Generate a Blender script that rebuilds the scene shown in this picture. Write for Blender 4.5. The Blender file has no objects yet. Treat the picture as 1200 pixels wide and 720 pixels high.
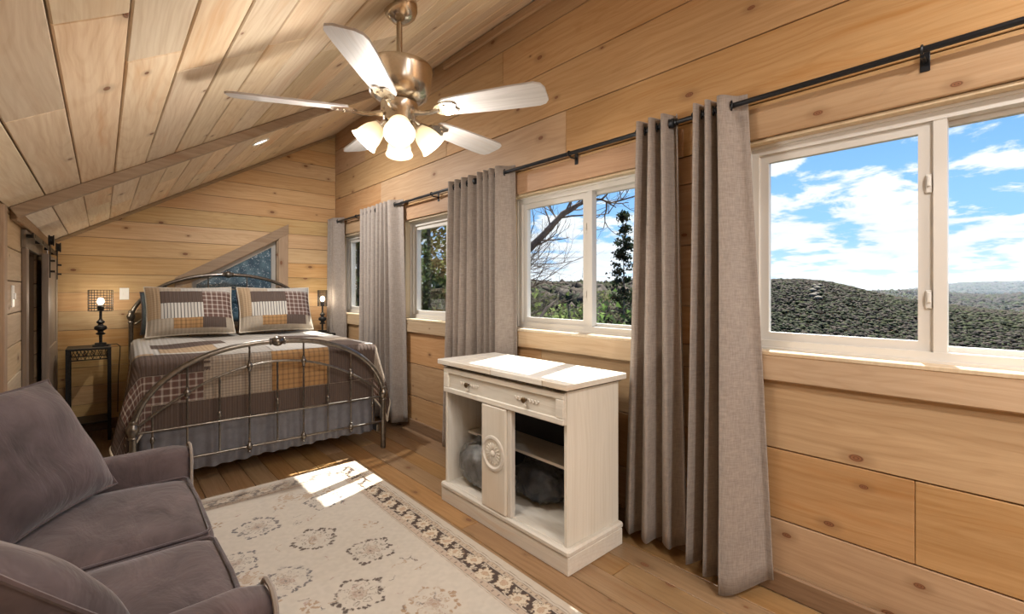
import bpy, bmesh, math, random
import numpy as np
from mathutils import Vector, Matrix, Euler
R = math.radians
random.seed(7)
rng = np.random.default_rng(7)
scn = bpy.context.scene
COL = scn.collection

# ------------------------------------------------------------------ camera
cam_d = bpy.data.cameras.new('camera'); cam = bpy.data.objects.new('camera', cam_d); COL.objects.link(cam)
cam.location = (0, 0, 1.322); cam.rotation_euler = (R(90), 0, -R(41.6335))
cam_d.sensor_width = 36; cam_d.lens = 16.2; cam_d.shift_y = -19/1200
cam_d.clip_start = .02; cam_d.clip_end = 9000
scn.camera = cam

# ------------------------------------------------------------------ exposure
vs = scn.view_settings
vs.view_transform = 'Standard'; vs.look = 'None'; vs.gamma = 1; vs.use_curve_mapping = False
vs.exposure = 0.12

# ------------------------------------------------------------------ node helpers
class NT:
    def __init__(s, tree): s.t = tree; s.n = tree.nodes; s.l = tree.links
    def add(s, typ, **kw):
        n = s.n.new(typ)
        for k, v in kw.items(): setattr(n, k, v)
        return n
    def put(s, sock, v):
        if isinstance(v, bpy.types.NodeSocket): s.l.new(v, sock)
        elif v is not None:
            if hasattr(sock, 'default_value'):
                dv = sock.default_value
                if hasattr(dv, '__len__') and len(dv) == 4 and len(v) == 3: v = (*v, 1)
                sock.default_value = v
    def math(s, op, a, b=None, c=None, clamp=False):
        n = s.add('ShaderNodeMath', operation=op, use_clamp=clamp)
        for i, v in enumerate((a, b, c)):
            if v is not None: s.put(n.inputs[i], v)
        return n.outputs[0]
    def vmath(s, op, a, b=None):
        n = s.add('ShaderNodeVectorMath', operation=op)
        s.put(n.inputs[0], a)
        if b is not None: s.put(n.inputs[1], b)
        return n.outputs['Value'] if op in ('LENGTH', 'DOT_PRODUCT') else n.outputs[0]
    def mix(s, f, a, b, mode='MIX'):
        n = s.add('ShaderNodeMix', data_type='RGBA', blend_type=mode)
        s.put(n.inputs[0], f); s.put(n.inputs[6], a); s.put(n.inputs[7], b)
        return n.outputs[2]
    def noise(s, vec, scale=5, detail=2, rough=.5, dist=0, col=False):
        n = s.add('ShaderNodeTexNoise'); s.put(n.inputs['Vector'], vec)
        s.put(n.inputs['Scale'], scale); s.put(n.inputs['Detail'], detail); s.put(n.inputs['Roughness'], rough); s.put(n.inputs['Distortion'], dist)
        return n.outputs[1 if col else 0]
    def ramp(s, f, a, b):
        n = s.add('ShaderNodeMapRange', interpolation_type='SMOOTHSTEP')
        s.put(n.inputs[0], f); n.inputs[1].default_value = a; n.inputs[2].default_value = b
        return n.outputs[0]
    def sep(s, v):
        n = s.add('ShaderNodeSeparateXYZ'); s.put(n.inputs[0], v); return n.outputs
    def comb(s, x=0, y=0, z=0):
        n = s.add('ShaderNodeCombineXYZ')
        for i, v in enumerate((x, y, z)): s.put(n.inputs[i], v)
        return n.outputs[0]

# ------------------------------------------------------------------ world: blue sky with broken cloud
w = bpy.data.worlds.new('sky'); scn.world = w; w.use_nodes = True
t = NT(w.node_tree); t.n.clear()
d = t.add('ShaderNodeTexCoord').outputs['Generated']
sx, sy, sz = t.sep(d)
zc = t.math('MAXIMUM', sz, 0.0)
den = t.math('ADD', zc, .16)
pv = t.comb(t.math('DIVIDE', sx, den), t.math('DIVIDE', sy, den), 0)
n1 = t.noise(pv, 3.0, 9, .6, .25)
n2 = t.noise(t.vmath('ADD', pv, (13.1, 4.2, 0)), .7, 3, .5)
cover = t.math('SUBTRACT', .70, t.math('MULTIPLY', zc, .66))
cl = t.math('ADD', t.math('MULTIPLY', n1, .75), t.math('MULTIPLY', n2, .38))
cl = t.math('ADD', cl, t.math('SUBTRACT', cover, .60))
cmask = t.ramp(cl, .53, .61)
blue = t.mix(t.ramp(sz, 0, .5), (.29, .53, .86), (.065, .24, .63))
white = t.mix(t.ramp(n1, .3, .7), (.56, .62, .72), (.76, .78, .81))
skyc = t.mix(cmask, blue, white)
skyc = t.mix(t.math('MULTIPLY', t.ramp(sz, .10, 0.0), .55), skyc, (.66, .71, .77))
ground = t.mix(t.ramp(sz, 0, -.05), skyc, (.10, .10, .08))
bg = t.add('ShaderNodeBackground'); t.put(bg.inputs[0], ground); bg.inputs[1].default_value = 1.45
out = t.add('ShaderNodeOutputWorld'); t.l.new(bg.outputs[0], out.inputs[0])

# ------------------------------------------------------------------ sun
sd = bpy.data.lights.new('sun', 'SUN'); sun = bpy.data.objects.new('sun', sd); COL.objects.link(sun)
sd.energy = 24.0; sd.angle = R(.6); sd.color = (1, .95, .87)
sun.rotation_euler = Vector((-.70, -.205, -1)).to_track_quat('-Z', 'Y').to_euler()
sun.location = (12, 4, 14)

FAN_W, DOWN_W, DOWN_FILL_W, LAMP_W = 11, 36, 27, 9      # lamp powers, watts
# ------------------------------------------------------------------ materials
MATS = {}
def principled(name, col=(.5, .5, .5), rough=.6, metal=0, spec=.5):
    m = bpy.data.materials.new(name); m.use_nodes = True
    t = NT(m.node_tree); b = t.n['Principled BSDF']
    b.inputs['Base Color'].default_value = (*col, 1); b.inputs['Roughness'].default_value = rough
    b.inputs['Metallic'].default_value = metal; b.inputs['Specular IOR Level'].default_value = spec
    MATS[name] = m
    return m, t, b
def bump(t, b, h, strength=.2, dist=.01):
    n = t.add('ShaderNodeBump'); n.inputs['Strength'].default_value = strength; n.inputs['Distance'].default_value = dist
    t.put(n.inputs['Height'], h); t.l.new(n.outputs[0], b.inputs['Normal'])
def wood(name, light, dark, axis='y', knots=.4, rough=.55, tone=.18, knotcol=(.13, .052, .024), grainmix=.7, spec=.3, across='z', saw=0.0):
    """pine: long grain along the board's own axis, rings, knots; each board its own tone"""
    m, t, b = principled(name, light, rough, 0, spec)
    oc = t.add('ShaderNodeTexCoord').outputs['Object']
    rnd = t.add('ShaderNodeObjectInfo').outputs['Random']
    off = t.comb(t.math('MULTIPLY', rnd, 37.3), t.math('MULTIPLY', rnd, 71.7), t.math('MULTIPLY', rnd, 19.1))
    p = t.vmath('ADD', oc, off)
    xyz = t.sep(p); ix = {'x': 0, 'y': 1, 'z': 2}
    u = xyz[ix[axis]]; v = xyz[ix[across]]
    rest = xyz[({0, 1, 2} - {ix[axis], ix[across]}).pop()]
    wob = t.math('MULTIPLY', t.math('SUBTRACT', t.noise(t.comb(t.math('MULTIPLY', u, 2.2), t.math('MULTIPLY', v, 2.5), 0), 1, 2), .5), .05)
    v2 = t.math('ADD', v, wob)
    g1 = t.noise(t.comb(t.math('MULTIPLY', u, 1.8), t.math('MULTIPLY', v2, 55), t.math('MULTIPLY', rest, 55)), 1, 5, .65)
    n2 = t.noise(t.comb(t.math('MULTIPLY', u, .5), t.math('MULTIPLY', v2, 5), rest), 1, 1.5)
    ring = t.math('ABSOLUTE', t.math('SINE', t.math('MULTIPLY', n2, 70)))
    f = t.math('ADD', t.math('MULTIPLY', t.ramp(g1, .3, .75), grainmix), t.math('MULTIPLY', t.ramp(ring, .8, 1), .2), clamp=True)
    c = t.mix(f, light, dark)
    st_ = t.noise(t.comb(t.math('MULTIPLY', u, .9), t.math('MULTIPLY', v2, 11), t.math('ADD', rest, 7)), 1, 3, .6)
    c = t.mix(t.math('MULTIPLY', t.ramp(st_, .55, .74), .55), c, tuple(k * q for k, q in zip(dark, (1.05, .88, .72))))
    # broad blotches
    bl = t.noise(t.comb(t.math('MULTIPLY', u, 1.1), t.math('MULTIPLY', v, 3), rest), 1, 2)
    hs = t.add('ShaderNodeHueSaturation'); t.put(hs.inputs['Color'], c)
    t.put(hs.inputs['Value'], t.math('ADD', t.math('ADD', 1 - tone * .5, t.math('MULTIPLY', rnd, tone)), t.math('MULTIPLY', t.math('SUBTRACT', bl, .5), .35)))
    t.put(hs.inputs['Hue'], t.math('ADD', .494, t.math('MULTIPLY', t.math('FRACT', t.math('MULTIPLY', rnd, 13.7)), .014)))
    t.put(hs.inputs['Saturation'], t.math('ADD', .88, t.math('MULTIPLY', t.math('FRACT', t.math('MULTIPLY', rnd, 7.3)), .25)))
    c = hs.outputs[0]
    if knots > 0:
        vo = t.add('ShaderNodeTexVoronoi', voronoi_dimensions='2D'); vo.inputs['Scale'].default_value = 1
        t.put(vo.inputs['Vector'], t.comb(t.math('MULTIPLY', u, 2.3), t.math('MULTIPLY', v, 4.2), 0))
        gate = t.math('LESS_THAN', t.sep(vo.outputs['Color'])[0], knots)
        size = t.math('ADD', .018, t.math('MULTIPLY', t.sep(vo.outputs['Color'])[1], .040))
        dd = t.math('DIVIDE', vo.outputs['Distance'], size)
        halo = t.math('MULTIPLY', t.math('MULTIPLY', t.ramp(dd, 3.4, .9), gate), .42)
        core = t.math('MULTIPLY', t.math('MULTIPLY', t.ramp(dd, 1.15, .8), gate), .9)
        kc = t.mix(t.ramp(t.math('SINE', t.math('MULTIPLY', dd, 14)), -.6, 1), knotcol, tuple(min(1, k * 2.0) for k in knotcol))
        c = t.mix(halo, c, tuple(k * .55 for k in dark)); c = t.mix(core, c, kc)
    if saw > 0:
        sw = t.noise(t.comb(t.math('MULTIPLY', u, 160), t.math('MULTIPLY', v, 3), rest), 1, 1)
        c = t.mix(t.math('MULTIPLY', t.ramp(sw, .45, .75), saw), c, dark)
    t.put(b.inputs['Base Color'], c)
    t.put(b.inputs['Roughness'], t.math('ADD', rough - .06, t.math('MULTIPLY', g1, .15)))
    bump(t, b, g1, .12, .004)
    return m

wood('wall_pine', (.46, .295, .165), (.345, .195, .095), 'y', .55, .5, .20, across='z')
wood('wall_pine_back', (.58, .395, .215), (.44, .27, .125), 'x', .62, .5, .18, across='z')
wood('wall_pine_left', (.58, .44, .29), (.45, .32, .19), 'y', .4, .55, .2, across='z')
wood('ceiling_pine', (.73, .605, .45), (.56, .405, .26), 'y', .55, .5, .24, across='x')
wood('floor_pine', (.36, .225, .115), (.25, .145, .065), 'y', .4, .32, .28, across='x', spec=.5)
wood('trim_pine', (.52, .35, .19), (.36, .21, .10), 'y', .3, .55, .15, across='z')
wood('trim_pine_x', (.34, .245, .165), (.25, .17, .11), 'x', .3, .55, .15, across='z')
wood('trim_pine_z', (.42, .30, .19), (.31, .20, .12), 'z', .3, .55, .15, across='x')
wood('beam_pine', (.36, .26, .17), (.25, .165, .10), 'x', .25, .6, .1, across='z')
wood('jamb_pine', (.60, .50, .36), (.50, .38, .25), 'z', .2, .5, .1, across='x')
wood('apron_pine', (.52, .385, .26), (.40, .275, .17), 'y', .35, .5, .15, across='z')
wood('base_pine', (.25, .17, .11), (.16, .10, .06), 'y', .2, .5, .1, across='z')
wood('door_grey_wood', (.26, .205, .155), (.17, .125, .09), 'z', .25, .5, .2, across='y')
wood('whitewash', (.74, .70, .63), (.60, .54, .46), 'y', .0, .5, .05, across='z', grainmix=.45)
wood('whitewash_v', (.74, .70, .63), (.61, .56, .48), 'z', .0, .5, .05, across='x', grainmix=.45)
wood('blade_wood', (.46, .44, .43), (.34, .32, .31), 'x', .0, .4, .04, across='y', grainmix=.6)

def plain(name, col, rough=.6, metal=0, nscale=0, namt=.15, bumpk=0, spec=.5):
    m, t, b = principled(name, col, rough, metal, spec)
    if nscale:
        oc = t.add('ShaderNodeTexCoord').outputs['Object']
        n = t.noise(oc, nscale, 3, .6)
        c = t.mix(t.ramp(n, .3, .7), tuple(k * (1 - namt) for k in col), tuple(min(1, k * (1 + namt)) for k in col))
        t.put(b.inputs['Base Color'], c)
        if bumpk: bump(t, b, n, bumpk, .004)
    return m
plain('vinyl', (.60, .575, .535), .35)
plain('vinyl_dark', (.42, .40, .37), .4)
plain('plate_white', (.86, .85, .82), .35)
plain('iron', (.028, .026, .025), .42, .6, 60, .3)
plain('bed_iron', (.20, .182, .16), .28, .9, 40, .2)
plain('rod_iron', (.018, .02, .024), .38, .5)
plain('nickel', (.62, .57, .50), .22, 1, 90, .06)
plain('brass_dark', (.16, .11, .06), .35, .9)
plain('black_void', (.008, .009, .012), .9)
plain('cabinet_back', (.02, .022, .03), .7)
plain('dark_board', (.05, .04, .035), .8)  # dark brown board for subfloor, cabinet top edge and sofa feet
plain('backing', (.20, .13, .08), .8)
plain('exterior_siding', (.30, .20, .12), .8)
plain('skirt', (.15, .15, .17), .6, 0, 25, .1)
plain('binding', (.62, .56, .46), .7)
plain('dark_pillow', (.055, .075, .09), .8, 0, 30, .2)
plain('mattress', (.75, .73, .70), .8)
plain('cord', (.02, .02, .02), .5)
plain('bark', (.12, .095, .075), .9, 0, 12, .4, .4)
plain('bark_pale', (.33, .28, .22), .9, 0, 12, .3)
plain('paper', (.8, .8, .78), .6)

def fabric(name, col, rough=.85, weave=260, amt=.25, sheen=.3, transl=0.0, broad=.12, nap=False):
    m, t, b = principled(name, col, rough, 0, .2)
    oc = t.add('ShaderNodeTexCoord').outputs['Object']
    x, y, z = t.sep(oc)
    wv = t.noise(t.comb(t.math('MULTIPLY', x, weave), t.math('MULTIPLY', y, weave), t.math('MULTIPLY', z, weave * .12)), 1, 2)
    wh = t.noise(t.comb(t.math('MULTIPLY', x, weave * .12), t.math('MULTIPLY', y, weave * .12), t.math('MULTIPLY', z, weave)), 1, 2)
    f = t.math('MULTIPLY', t.math('ADD', wv, wh), .5)
    bn = t.noise(oc, 6, 3)
    f2 = t.math('ADD', t.math('MULTIPLY', t.math('SUBTRACT', f, .5), amt * 4), t.math('MULTIPLY', t.math('SUBTRACT', bn, .5), broad * 2))
    hs = t.add('ShaderNodeHueSaturation'); hs.inputs['Color'].default_value = (*col, 1)
    t.put(hs.inputs['Value'], t.math('ADD', 1, f2))
    t.put(b.inputs['Base Color'], hs.outputs[0])
    b.inputs['Sheen Weight'].default_value = sheen; b.inputs['Sheen Roughness'].default_value = .4
    bump(t, b, f, .15, .002)
    if nap:
        wr_ = t.noise(t.comb(t.math('MULTIPLY', x, 9), t.math('MULTIPLY', y, 4), t.math('MULTIPLY', z, 7)), 1, 4, .6, .8)
        t.put(hs.inputs['Value'], t.math('ADD', t.math('ADD', 1, f2), t.math('MULTIPLY', t.math('SUBTRACT', wr_, .5), 1.3)))
        bump(t, b, t.math('ADD', wr_, t.math('MULTIPLY', f, .1)), .55, .02)
    if transl > 0:
        tr = t.add('ShaderNodeBsdfTranslucent'); t.put(tr.inputs[0], hs.outputs[0])
        mx = t.add('ShaderNodeMixShader'); mx.inputs[0].default_value = transl
        t.l.new(b.outputs[0], mx.inputs[1]); t.l.new(tr.outputs[0], mx.inputs[2])
        t.l.new(mx.outputs[0], t.n['Material Output'].inputs[0])
    return m
fabric('linen', (.41, .355, .315), .85, 220, .28, .2, .32, .05)
fabric('velvet', (.102, .076, .078), .8, 34, .09, .4, 0, .6, True)
fabric('velvet_pillow', (.098, .076, .081), .8, 34, .09, .4, 0, .7, True)
plain('piping', (.30, .26, .23), .7)

def glass_thin(name, tint=(.97, .985, .98), refl=.055):
    m = bpy.data.materials.new(name); m.use_nodes = True; t = NT(m.node_tree); t.n.clear()
    tr = t.add('ShaderNodeBsdfTransparent'); tr.inputs[0].default_value = (*tint, 1)
    gl = t.add('ShaderNodeBsdfGlossy'); gl.inputs['Roughness'].default_value = .01
    fr = t.add('ShaderNodeFresnel'); fr.inputs[0].default_value = 1.35
    mx = t.add('ShaderNodeMixShader')
    t.put(mx.inputs[0], t.math('MULTIPLY', fr.outputs[0], refl * 8))
    t.l.new(tr.outputs[0], mx.inputs[1]); t.l.new(gl.outputs[0], mx.inputs[2])
    o = t.add('ShaderNodeOutputMaterial'); t.l.new(mx.outputs[0], o.inputs[0])
    MATS[name] = m
glass_thin('pane_glass')
def emis(name, col, s, mixp=None):
    m = bpy.data.materials.new(name); m.use_nodes = True; t = NT(m.node_tree); t.n.clear()
    e = t.add('ShaderNodeEmission'); e.inputs[0].default_value = (*col, 1); e.inputs[1].default_value = s
    o = t.add('ShaderNodeOutputMaterial'); t.l.new(e.outputs[0], o.inputs[0]); MATS[name] = m
emis('bulb', (1, .90, .72), 6)
emis('downlight_lens', (1, .93, .8), 7)
def shade_mat():
    m = bpy.data.materials.new('frosted_shade'); m.use_nodes = True; t = NT(m.node_tree); t.n.clear()
    a = t.add('ShaderNodeBsdfTranslucent'); a.inputs[0].default_value = (.42, .37, .29, 1)
    d = t.add('ShaderNodeBsdfDiffuse'); d.inputs[0].default_value = (.55, .52, .46, 1)
    mx = t.add('ShaderNodeMixShader'); mx.inputs[0].default_value = .35
    t.l.new(a.outputs[0], mx.inputs[1]); t.l.new(d.outputs[0], mx.inputs[2])
    e = t.add('ShaderNodeEmission'); e.inputs[0].default_value = (1, .80, .52, 1); e.inputs[1].default_value = .16
    ad = t.add('ShaderNodeAddShader'); t.l.new(mx.outputs[0], ad.inputs[0]); t.l.new(e.outputs[0], ad.inputs[1])
    o = t.add('ShaderNodeOutputMaterial'); t.l.new(ad.outputs[0], o.inputs[0]); MATS['frosted_shade'] = m
shade_mat()
def speckle_glass():
    m, t, b = principled('speckled_glass', (.03, .06, .09), .12)
    oc = t.add('ShaderNodeTexCoord').outputs['Object']
    n = t.noise(oc, 38, 4, .7, 1.2); n2 = t.noise(oc, 9, 3)
    c = t.mix(t.ramp(n2, .35, .65), (.045, .085, .125), (.11, .185, .24))
    c = t.mix(t.math('MULTIPLY', t.ramp(n, .57, .66), .9), c, (.62, .72, .80))
    t.put(b.inputs['Base Color'], c)
speckle_glass()
def plaid(name, base, lines, period, width=.35, soft=False, vert=True, horiz=True, amount=.8, ribs=True):
    m, t, b = principled(name, base, .9, 0, .15)
    uv = t.add('ShaderNodeUVMap').outputs[0]
    x, y, z = t.sep(uv)
    def stripe(c, per, wd):
        fr = t.math('FRACT', t.math('DIVIDE', c, per))
        return t.ramp(t.math('ABSOLUTE', t.math('SUBTRACT', fr, .5)), wd * .5 + .06, wd * .5 - .06)
    f = None
    if vert: f = stripe(x, period, width)
    if horiz:
        h = stripe(y, period, width)
        f = h if f is None else t.math('ADD', t.math('MULTIPLY', f, .55), t.math('MULTIPLY', h, .55), clamp=True)
    c = base
    if f is not None: c = t.mix(t.math('MULTIPLY', f, amount), base, lines)
    fine = t.noise(t.vmath('MULTIPLY', uv, (420, 420, 1)), 1, 1)
    c = t.mix(t.math('MULTIPLY', t.ramp(fine, .4, .7), .25), c, tuple(k * .55 for k in base))
    t.put(b.inputs['Base Color'], c)
    if ribs:   # quilting lines
        q = t.math('SINE', t.math('MULTIPLY', x, 2 * math.pi / .03))
        bump(t, b, q, .35, .004)
    return m
plaid('q_grey', (.40, .37, .33), (.33, .30, .27), .03, .5, amount=.5)
plaid('q_lightgrey', (.47, .445, .41), (.40, .37, .33), .02, .5, amount=.4)
plaid('q_brown', (.098, .070, .058), (.15, .115, .10), .016, .2, horiz=False, amount=.7)
plaid('q_tan', (.42, .31, .20), (.30, .20, .12), .022, .4, amount=.7)
plaid('q_tancheck', (.36, .30, .24), (.17, .125, .095), .02, .4, amount=.7)
plaid('q_orange', (.39, .225, .10), (.16, .09, .05), .038, .32, amount=.75)
plaid('q_plaid', (.135, .078, .065), (.58, .52, .46), .046, .24, amount=.8)
plaid('q_stripe', (.55, .52, .47), (.06, .055, .06), .026, .28, horiz=False, amount=.9)
plaid('q_base', (.40, .34, .27), (.35, .29, .22), .03, .5, amount=.4)

# ------------------------------------------------------------------ mesh helpers
def link(name, me, mat=None, parent=None):
    o = bpy.data.objects.new(name, me); COL.objects.link(o)
    if mat is not None and me is not None: me.materials.append(MATS[mat])
    if parent is not None: o.parent = parent
    return o
def smooth(me, ang=40):
    me.polygons.foreach_set('use_smooth', [True] * len(me.polygons))
    try: me.set_sharp_from_angle(angle=R(ang))
    except Exception: pass
class MB:
    def __init__(s): s.bm = bmesh.new()
    def box(s, x0, x1, y0, y1, z0, z1, bev=0, seg=1, M=None):
        r = bmesh.ops.create_cube(s.bm, size=1)
        vs = r['verts']
        for v in vs:
            v.co = Vector(((x0 + x1) / 2 + v.co.x * (x1 - x0), (y0 + y1) / 2 + v.co.y * (y1 - y0), (z0 + z1) / 2 + v.co.z * (z1 - z0)))
        if bev:
            es = list({e for v in vs for e in v.link_edges})
            rr = bmesh.ops.bevel(s.bm, geom=es, offset=bev, segments=seg, affect='EDGES', profile=.5)
            vs = list({v for f in rr['faces'] for v in f.verts} | {v for v in vs if v.is_valid})
        if M is not None:
            for v in vs: v.co = M @ v.co
        return s
    def prism(s, pts, ax, a, b, M=None):
        """polygon pts in the two axes other than ax, extruded from a to b along ax"""
        def mk(p, q):
            if ax == 'x': return Vector((q, p[0], p[1]))
            if ax == 'y': return Vector((p[0], q, p[1]))
            return Vector((p[0], p[1], q))
        A = [s.bm.verts.new(mk(p, a)) for p in pts]; B = [s.bm.verts.new(mk(p, b)) for p in pts]
        n = len(pts)
        fs = [s.bm.faces.new(A), s.bm.faces.new(B[::-1])]
        for i in range(n): fs.append(s.bm.faces.new((A[i], B[i], B[(i + 1) % n], A[(i + 1) % n])))
        if M is not None:
            for v in A + B: v.co = M @ v.co
        bmesh.ops.recalc_face_normals(s.bm, faces=fs)
        return s
    def tube(s, pts, rad, n=8, cap=True):
        pts = [Vector(p) for p in pts]
        if not hasattr(rad, '__len__'): rad = [rad] * len(pts)
        rings = []; up = None
        for i, p in enumerate(pts):
            tg = (pts[min(i + 1, len(pts) - 1)] - pts[max(i - 1, 0)])
            if tg.length < 1e-9: tg = Vector((0, 0, 1))
            tg.normalize()
            if up is None:
                up = tg.orthogonal().normalized()
            else:
                up = (up - tg * up.dot(tg))
                up = up.normalized() if up.length > 1e-6 else tg.orthogonal().normalized()
            sd = tg.cross(up)
            rings.append([s.bm.verts.new(p + (up * math.cos(2 * math.pi * k / n) + sd * math.sin(2 * math.pi * k / n)) * rad[i]) for k in range(n)])
        for i in range(len(rings) - 1):
            for k in range(n):
                s.bm.faces.new((rings[i][k], rings[i][(k + 1) % n], rings[i + 1][(k + 1) % n], rings[i + 1][k]))
        if cap:
            s.bm.faces.new(rings[0][::-1]); s.bm.faces.new(rings[-1])
        return s
    def lathe(s, prof, n=24, M=None, cap=True):
        rings = []
        for r, z in prof:
            ring = []
            for k in range(n):
                a = 2 * math.pi * k / n
                v = Vector((r * math.cos(a), r * math.sin(a), z))
                ring.append(s.bm.verts.new(M @ v if M is not None else v))
            rings.append(ring)
        for i in range(len(rings) - 1):
            for k in range(n):
                s.bm.faces.new((rings[i][k], rings[i][(k + 1) % n], rings[i + 1][(k + 1) % n], rings[i + 1][k]))
        if cap:
            s.bm.faces.new(rings[0][::-1]); s.bm.faces.new(rings[-1])
        return s
    def torus(s, c, R1, r, axis, n=16, m=8):
        M = Matrix.Translation(c) @ Vector(axis).to_track_quat('Z', 'Y').to_matrix().to_4x4()
        g = []
        for i in range(n):
            a = 2 * math.pi * i / n
            g.append([s.bm.verts.new(M @ Vector(((R1 + r * math.cos(2 * math.pi * j / m)) * math.cos(a), (R1 + r * math.cos(2 * math.pi * j / m)) * math.sin(a), r * math.sin(2 * math.pi * j / m)))) for j in range(m)])
        for i in range(n):
            for j in range(m):
                s.bm.faces.new((g[i][j], g[(i + 1) % n][j], g[(i + 1) % n][(j + 1) % m], g[i][(j + 1) % m]))
        return s
    def sphere(s, c, r, sub=2, sc=(1, 1, 1)):
        rr = bmesh.ops.create_icosphere(s.bm, subdivisions=sub, radius=r)
        for v in rr['verts']: v.co = Vector((v.co.x * sc[0], v.co.y * sc[1], v.co.z * sc[2])) + Vector(c)
        return s
    def build(s, name, mat, parent=None, sm=False, ang=40):
        bmesh.ops.recalc_face_normals(s.bm, faces=s.bm.faces)
        me = bpy.data.meshes.new(name); s.bm.to_mesh(me); s.bm.free()
        if sm: smooth(me, ang)
        return link(name, me, mat, parent)
def pydata(name, verts, faces, mat=None, parent=None, sm=True, ang=60):
    me = bpy.data.meshes.new(name); me.from_pydata([tuple(v) for v in verts], [], faces); me.update()
    if sm: smooth(me, ang)
    return link(name, me, mat, parent)
def empty(name, loc=(0, 0, 0), rz=0):
    o = bpy.data.objects.new(name, None); COL.objects.link(o); o.location = loc; o.rotation_euler = (0, 0, rz)
    o.empty_display_size = .1
    return o
def tag(o, label=None, cat=None, group=None, kind=None):
    if label: o['label'] = label
    if cat: o['category'] = cat
    if group: o['group'] = group
    if kind: o['kind'] = kind
    return o
def copy_tree(o, parent=None):
    c = o.copy(); COL.objects.link(c); c.parent = parent
    for ch in list(o.children): copy_tree(ch, c)
    return c
def struct(o, label): return tag(o, label, 'structure' if False else None, None, 'structure')
def plank(name, cx, cy, cz, lx, ly, lz, mat, parent, bev=.003, rot=None):
    """one board, origin at its centre"""
    o = MB().box(-lx / 2, lx / 2, -ly / 2, ly / 2, -lz / 2, lz / 2, bev).build(name, mat, parent)
    o.location = (cx, cy, cz)
    if rot: o.rotation_euler = rot
    return o

# ------------------------------------------------------------------ room dimensions
WX = 2.22; WL = -.37; WA = -.62; YA = 3.36; YB = 5.887; YF = -3.2
SL = .602; PHI = math.atan(SL); Z0 = 1.98          # ceiling: z = Z0 + SL * x
def cz_at(x): return Z0 + SL * x
WIN_C = [.25, 1.87, 3.44, 5.03]; WH = .645; WZ0, WZ1 = 1.05, 2.005
WIN_ALL = WIN_C + [-1.32, -2.62]  # two unseen windows added behind the camera for daylight fill

# ------------------------------------------------------------------ floor
floor = MB().box(WA - .1, WX + .2, YF - .1, YB + .15, -.14, -.022).build('floor', 'dark_board'); struct(floor, 'wide pine plank floor running the length of the room')
x = -.642
k = 0
while x < WX + .02:
    wd = .142; x1 = min(x + wd, WX + .03)
    y = YF - random.random() * 1.5; 
    while y < YB:
        ln = random.choice((2.4, 3.0, 3.6, 2.8)); y1 = y + ln
        a, b = max(y, YF), min(y1, YB + .01)
        xa = max(x, WA - .01)
        if b - a > .05 and x1 - xa > .03:
            plank('floor_plank', (xa + x1) / 2, (a + b) / 2, -.011 + random.uniform(-.0008, .0008), x1 - xa - .003, b - a - .003, .022, 'floor_pine', floor, .002)
        y = y1
    x += wd; k += 1

# ------------------------------------------------------------------ right (window) wall
wr = MB()
TH0, TH1 = WX + .016, WX + .17
wr.box(TH0, TH1, YF - .1, YB + .15, -.14, WZ0); wr.box(TH0, TH1, YF - .1, YB + .15, WZ1, 3.5)
edges = sorted([(c - WH, c + WH) for c in WIN_ALL])
prev = YF - .1
for a, b in edges + [(YB + .15, None)]:
    wr.box(TH0, TH1, prev, a, WZ0, WZ1); prev = b if b else prev
wall_r = wr.build('wall_right', 'exterior_siding'); struct(wall_r, 'long pine plank wall with the row of windows')
def seg_cut(a, b, holes):
    out = [(a, b)]
    for h0, h1 in holes:
        nx = []
        for p, q in out:
            if h1 <= p or h0 >= q: nx.append((p, q)); continue
            if h0 > p: nx.append((p, h0))
            if h1 < q: nx.append((h1, q))
        out = nx
    return out
MOD = .309
rows = [(-.02, .318)] + [(.318 + MOD * i, .318 + MOD * (i + 1)) for i in range(10)]
joints = {1: [.281, 3.1, -1.9], 7: [1.979, -.9, 4.6], 0: [-.8, 2.6], 2: [2.2, -1.2, 4.5], 3: [1.5, 4.55], 8: [.35, 3.35], 9: [2.6, 5.0], 6: [-1.3, 4.2]}
for i, (z0, z1) in enumerate(rows):
    if z0 > 3.29: continue
    z1 = min(z1, 3.33)
    js = sorted([YF] + joints.get(i, [random.uniform(0, 2), random.uniform(3.5, 5)]) + [YB])
    bands = [(z0, z1, [])]
    if z1 > WZ0 and z0 < WZ1:
        bands = []
        if z0 < WZ0: bands.append((z0, WZ0, []))
        bands.append((max(z0, WZ0), min(z1, WZ1), edges))
        if z1 > WZ1: bands.append((WZ1, z1, []))
    for za, zb, holes in bands:
        for j0, j1 in zip(js, js[1:]):
            for p, q in seg_cut(j0, j1, holes):
                if q - p < .03: continue
                plank('wall_plank', WX + .008, (p + q) / 2, (za + zb) / 2, .016, q - p - .0015, zb - za - .0055, 'wall_pine', wall_r, .0025)

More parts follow.
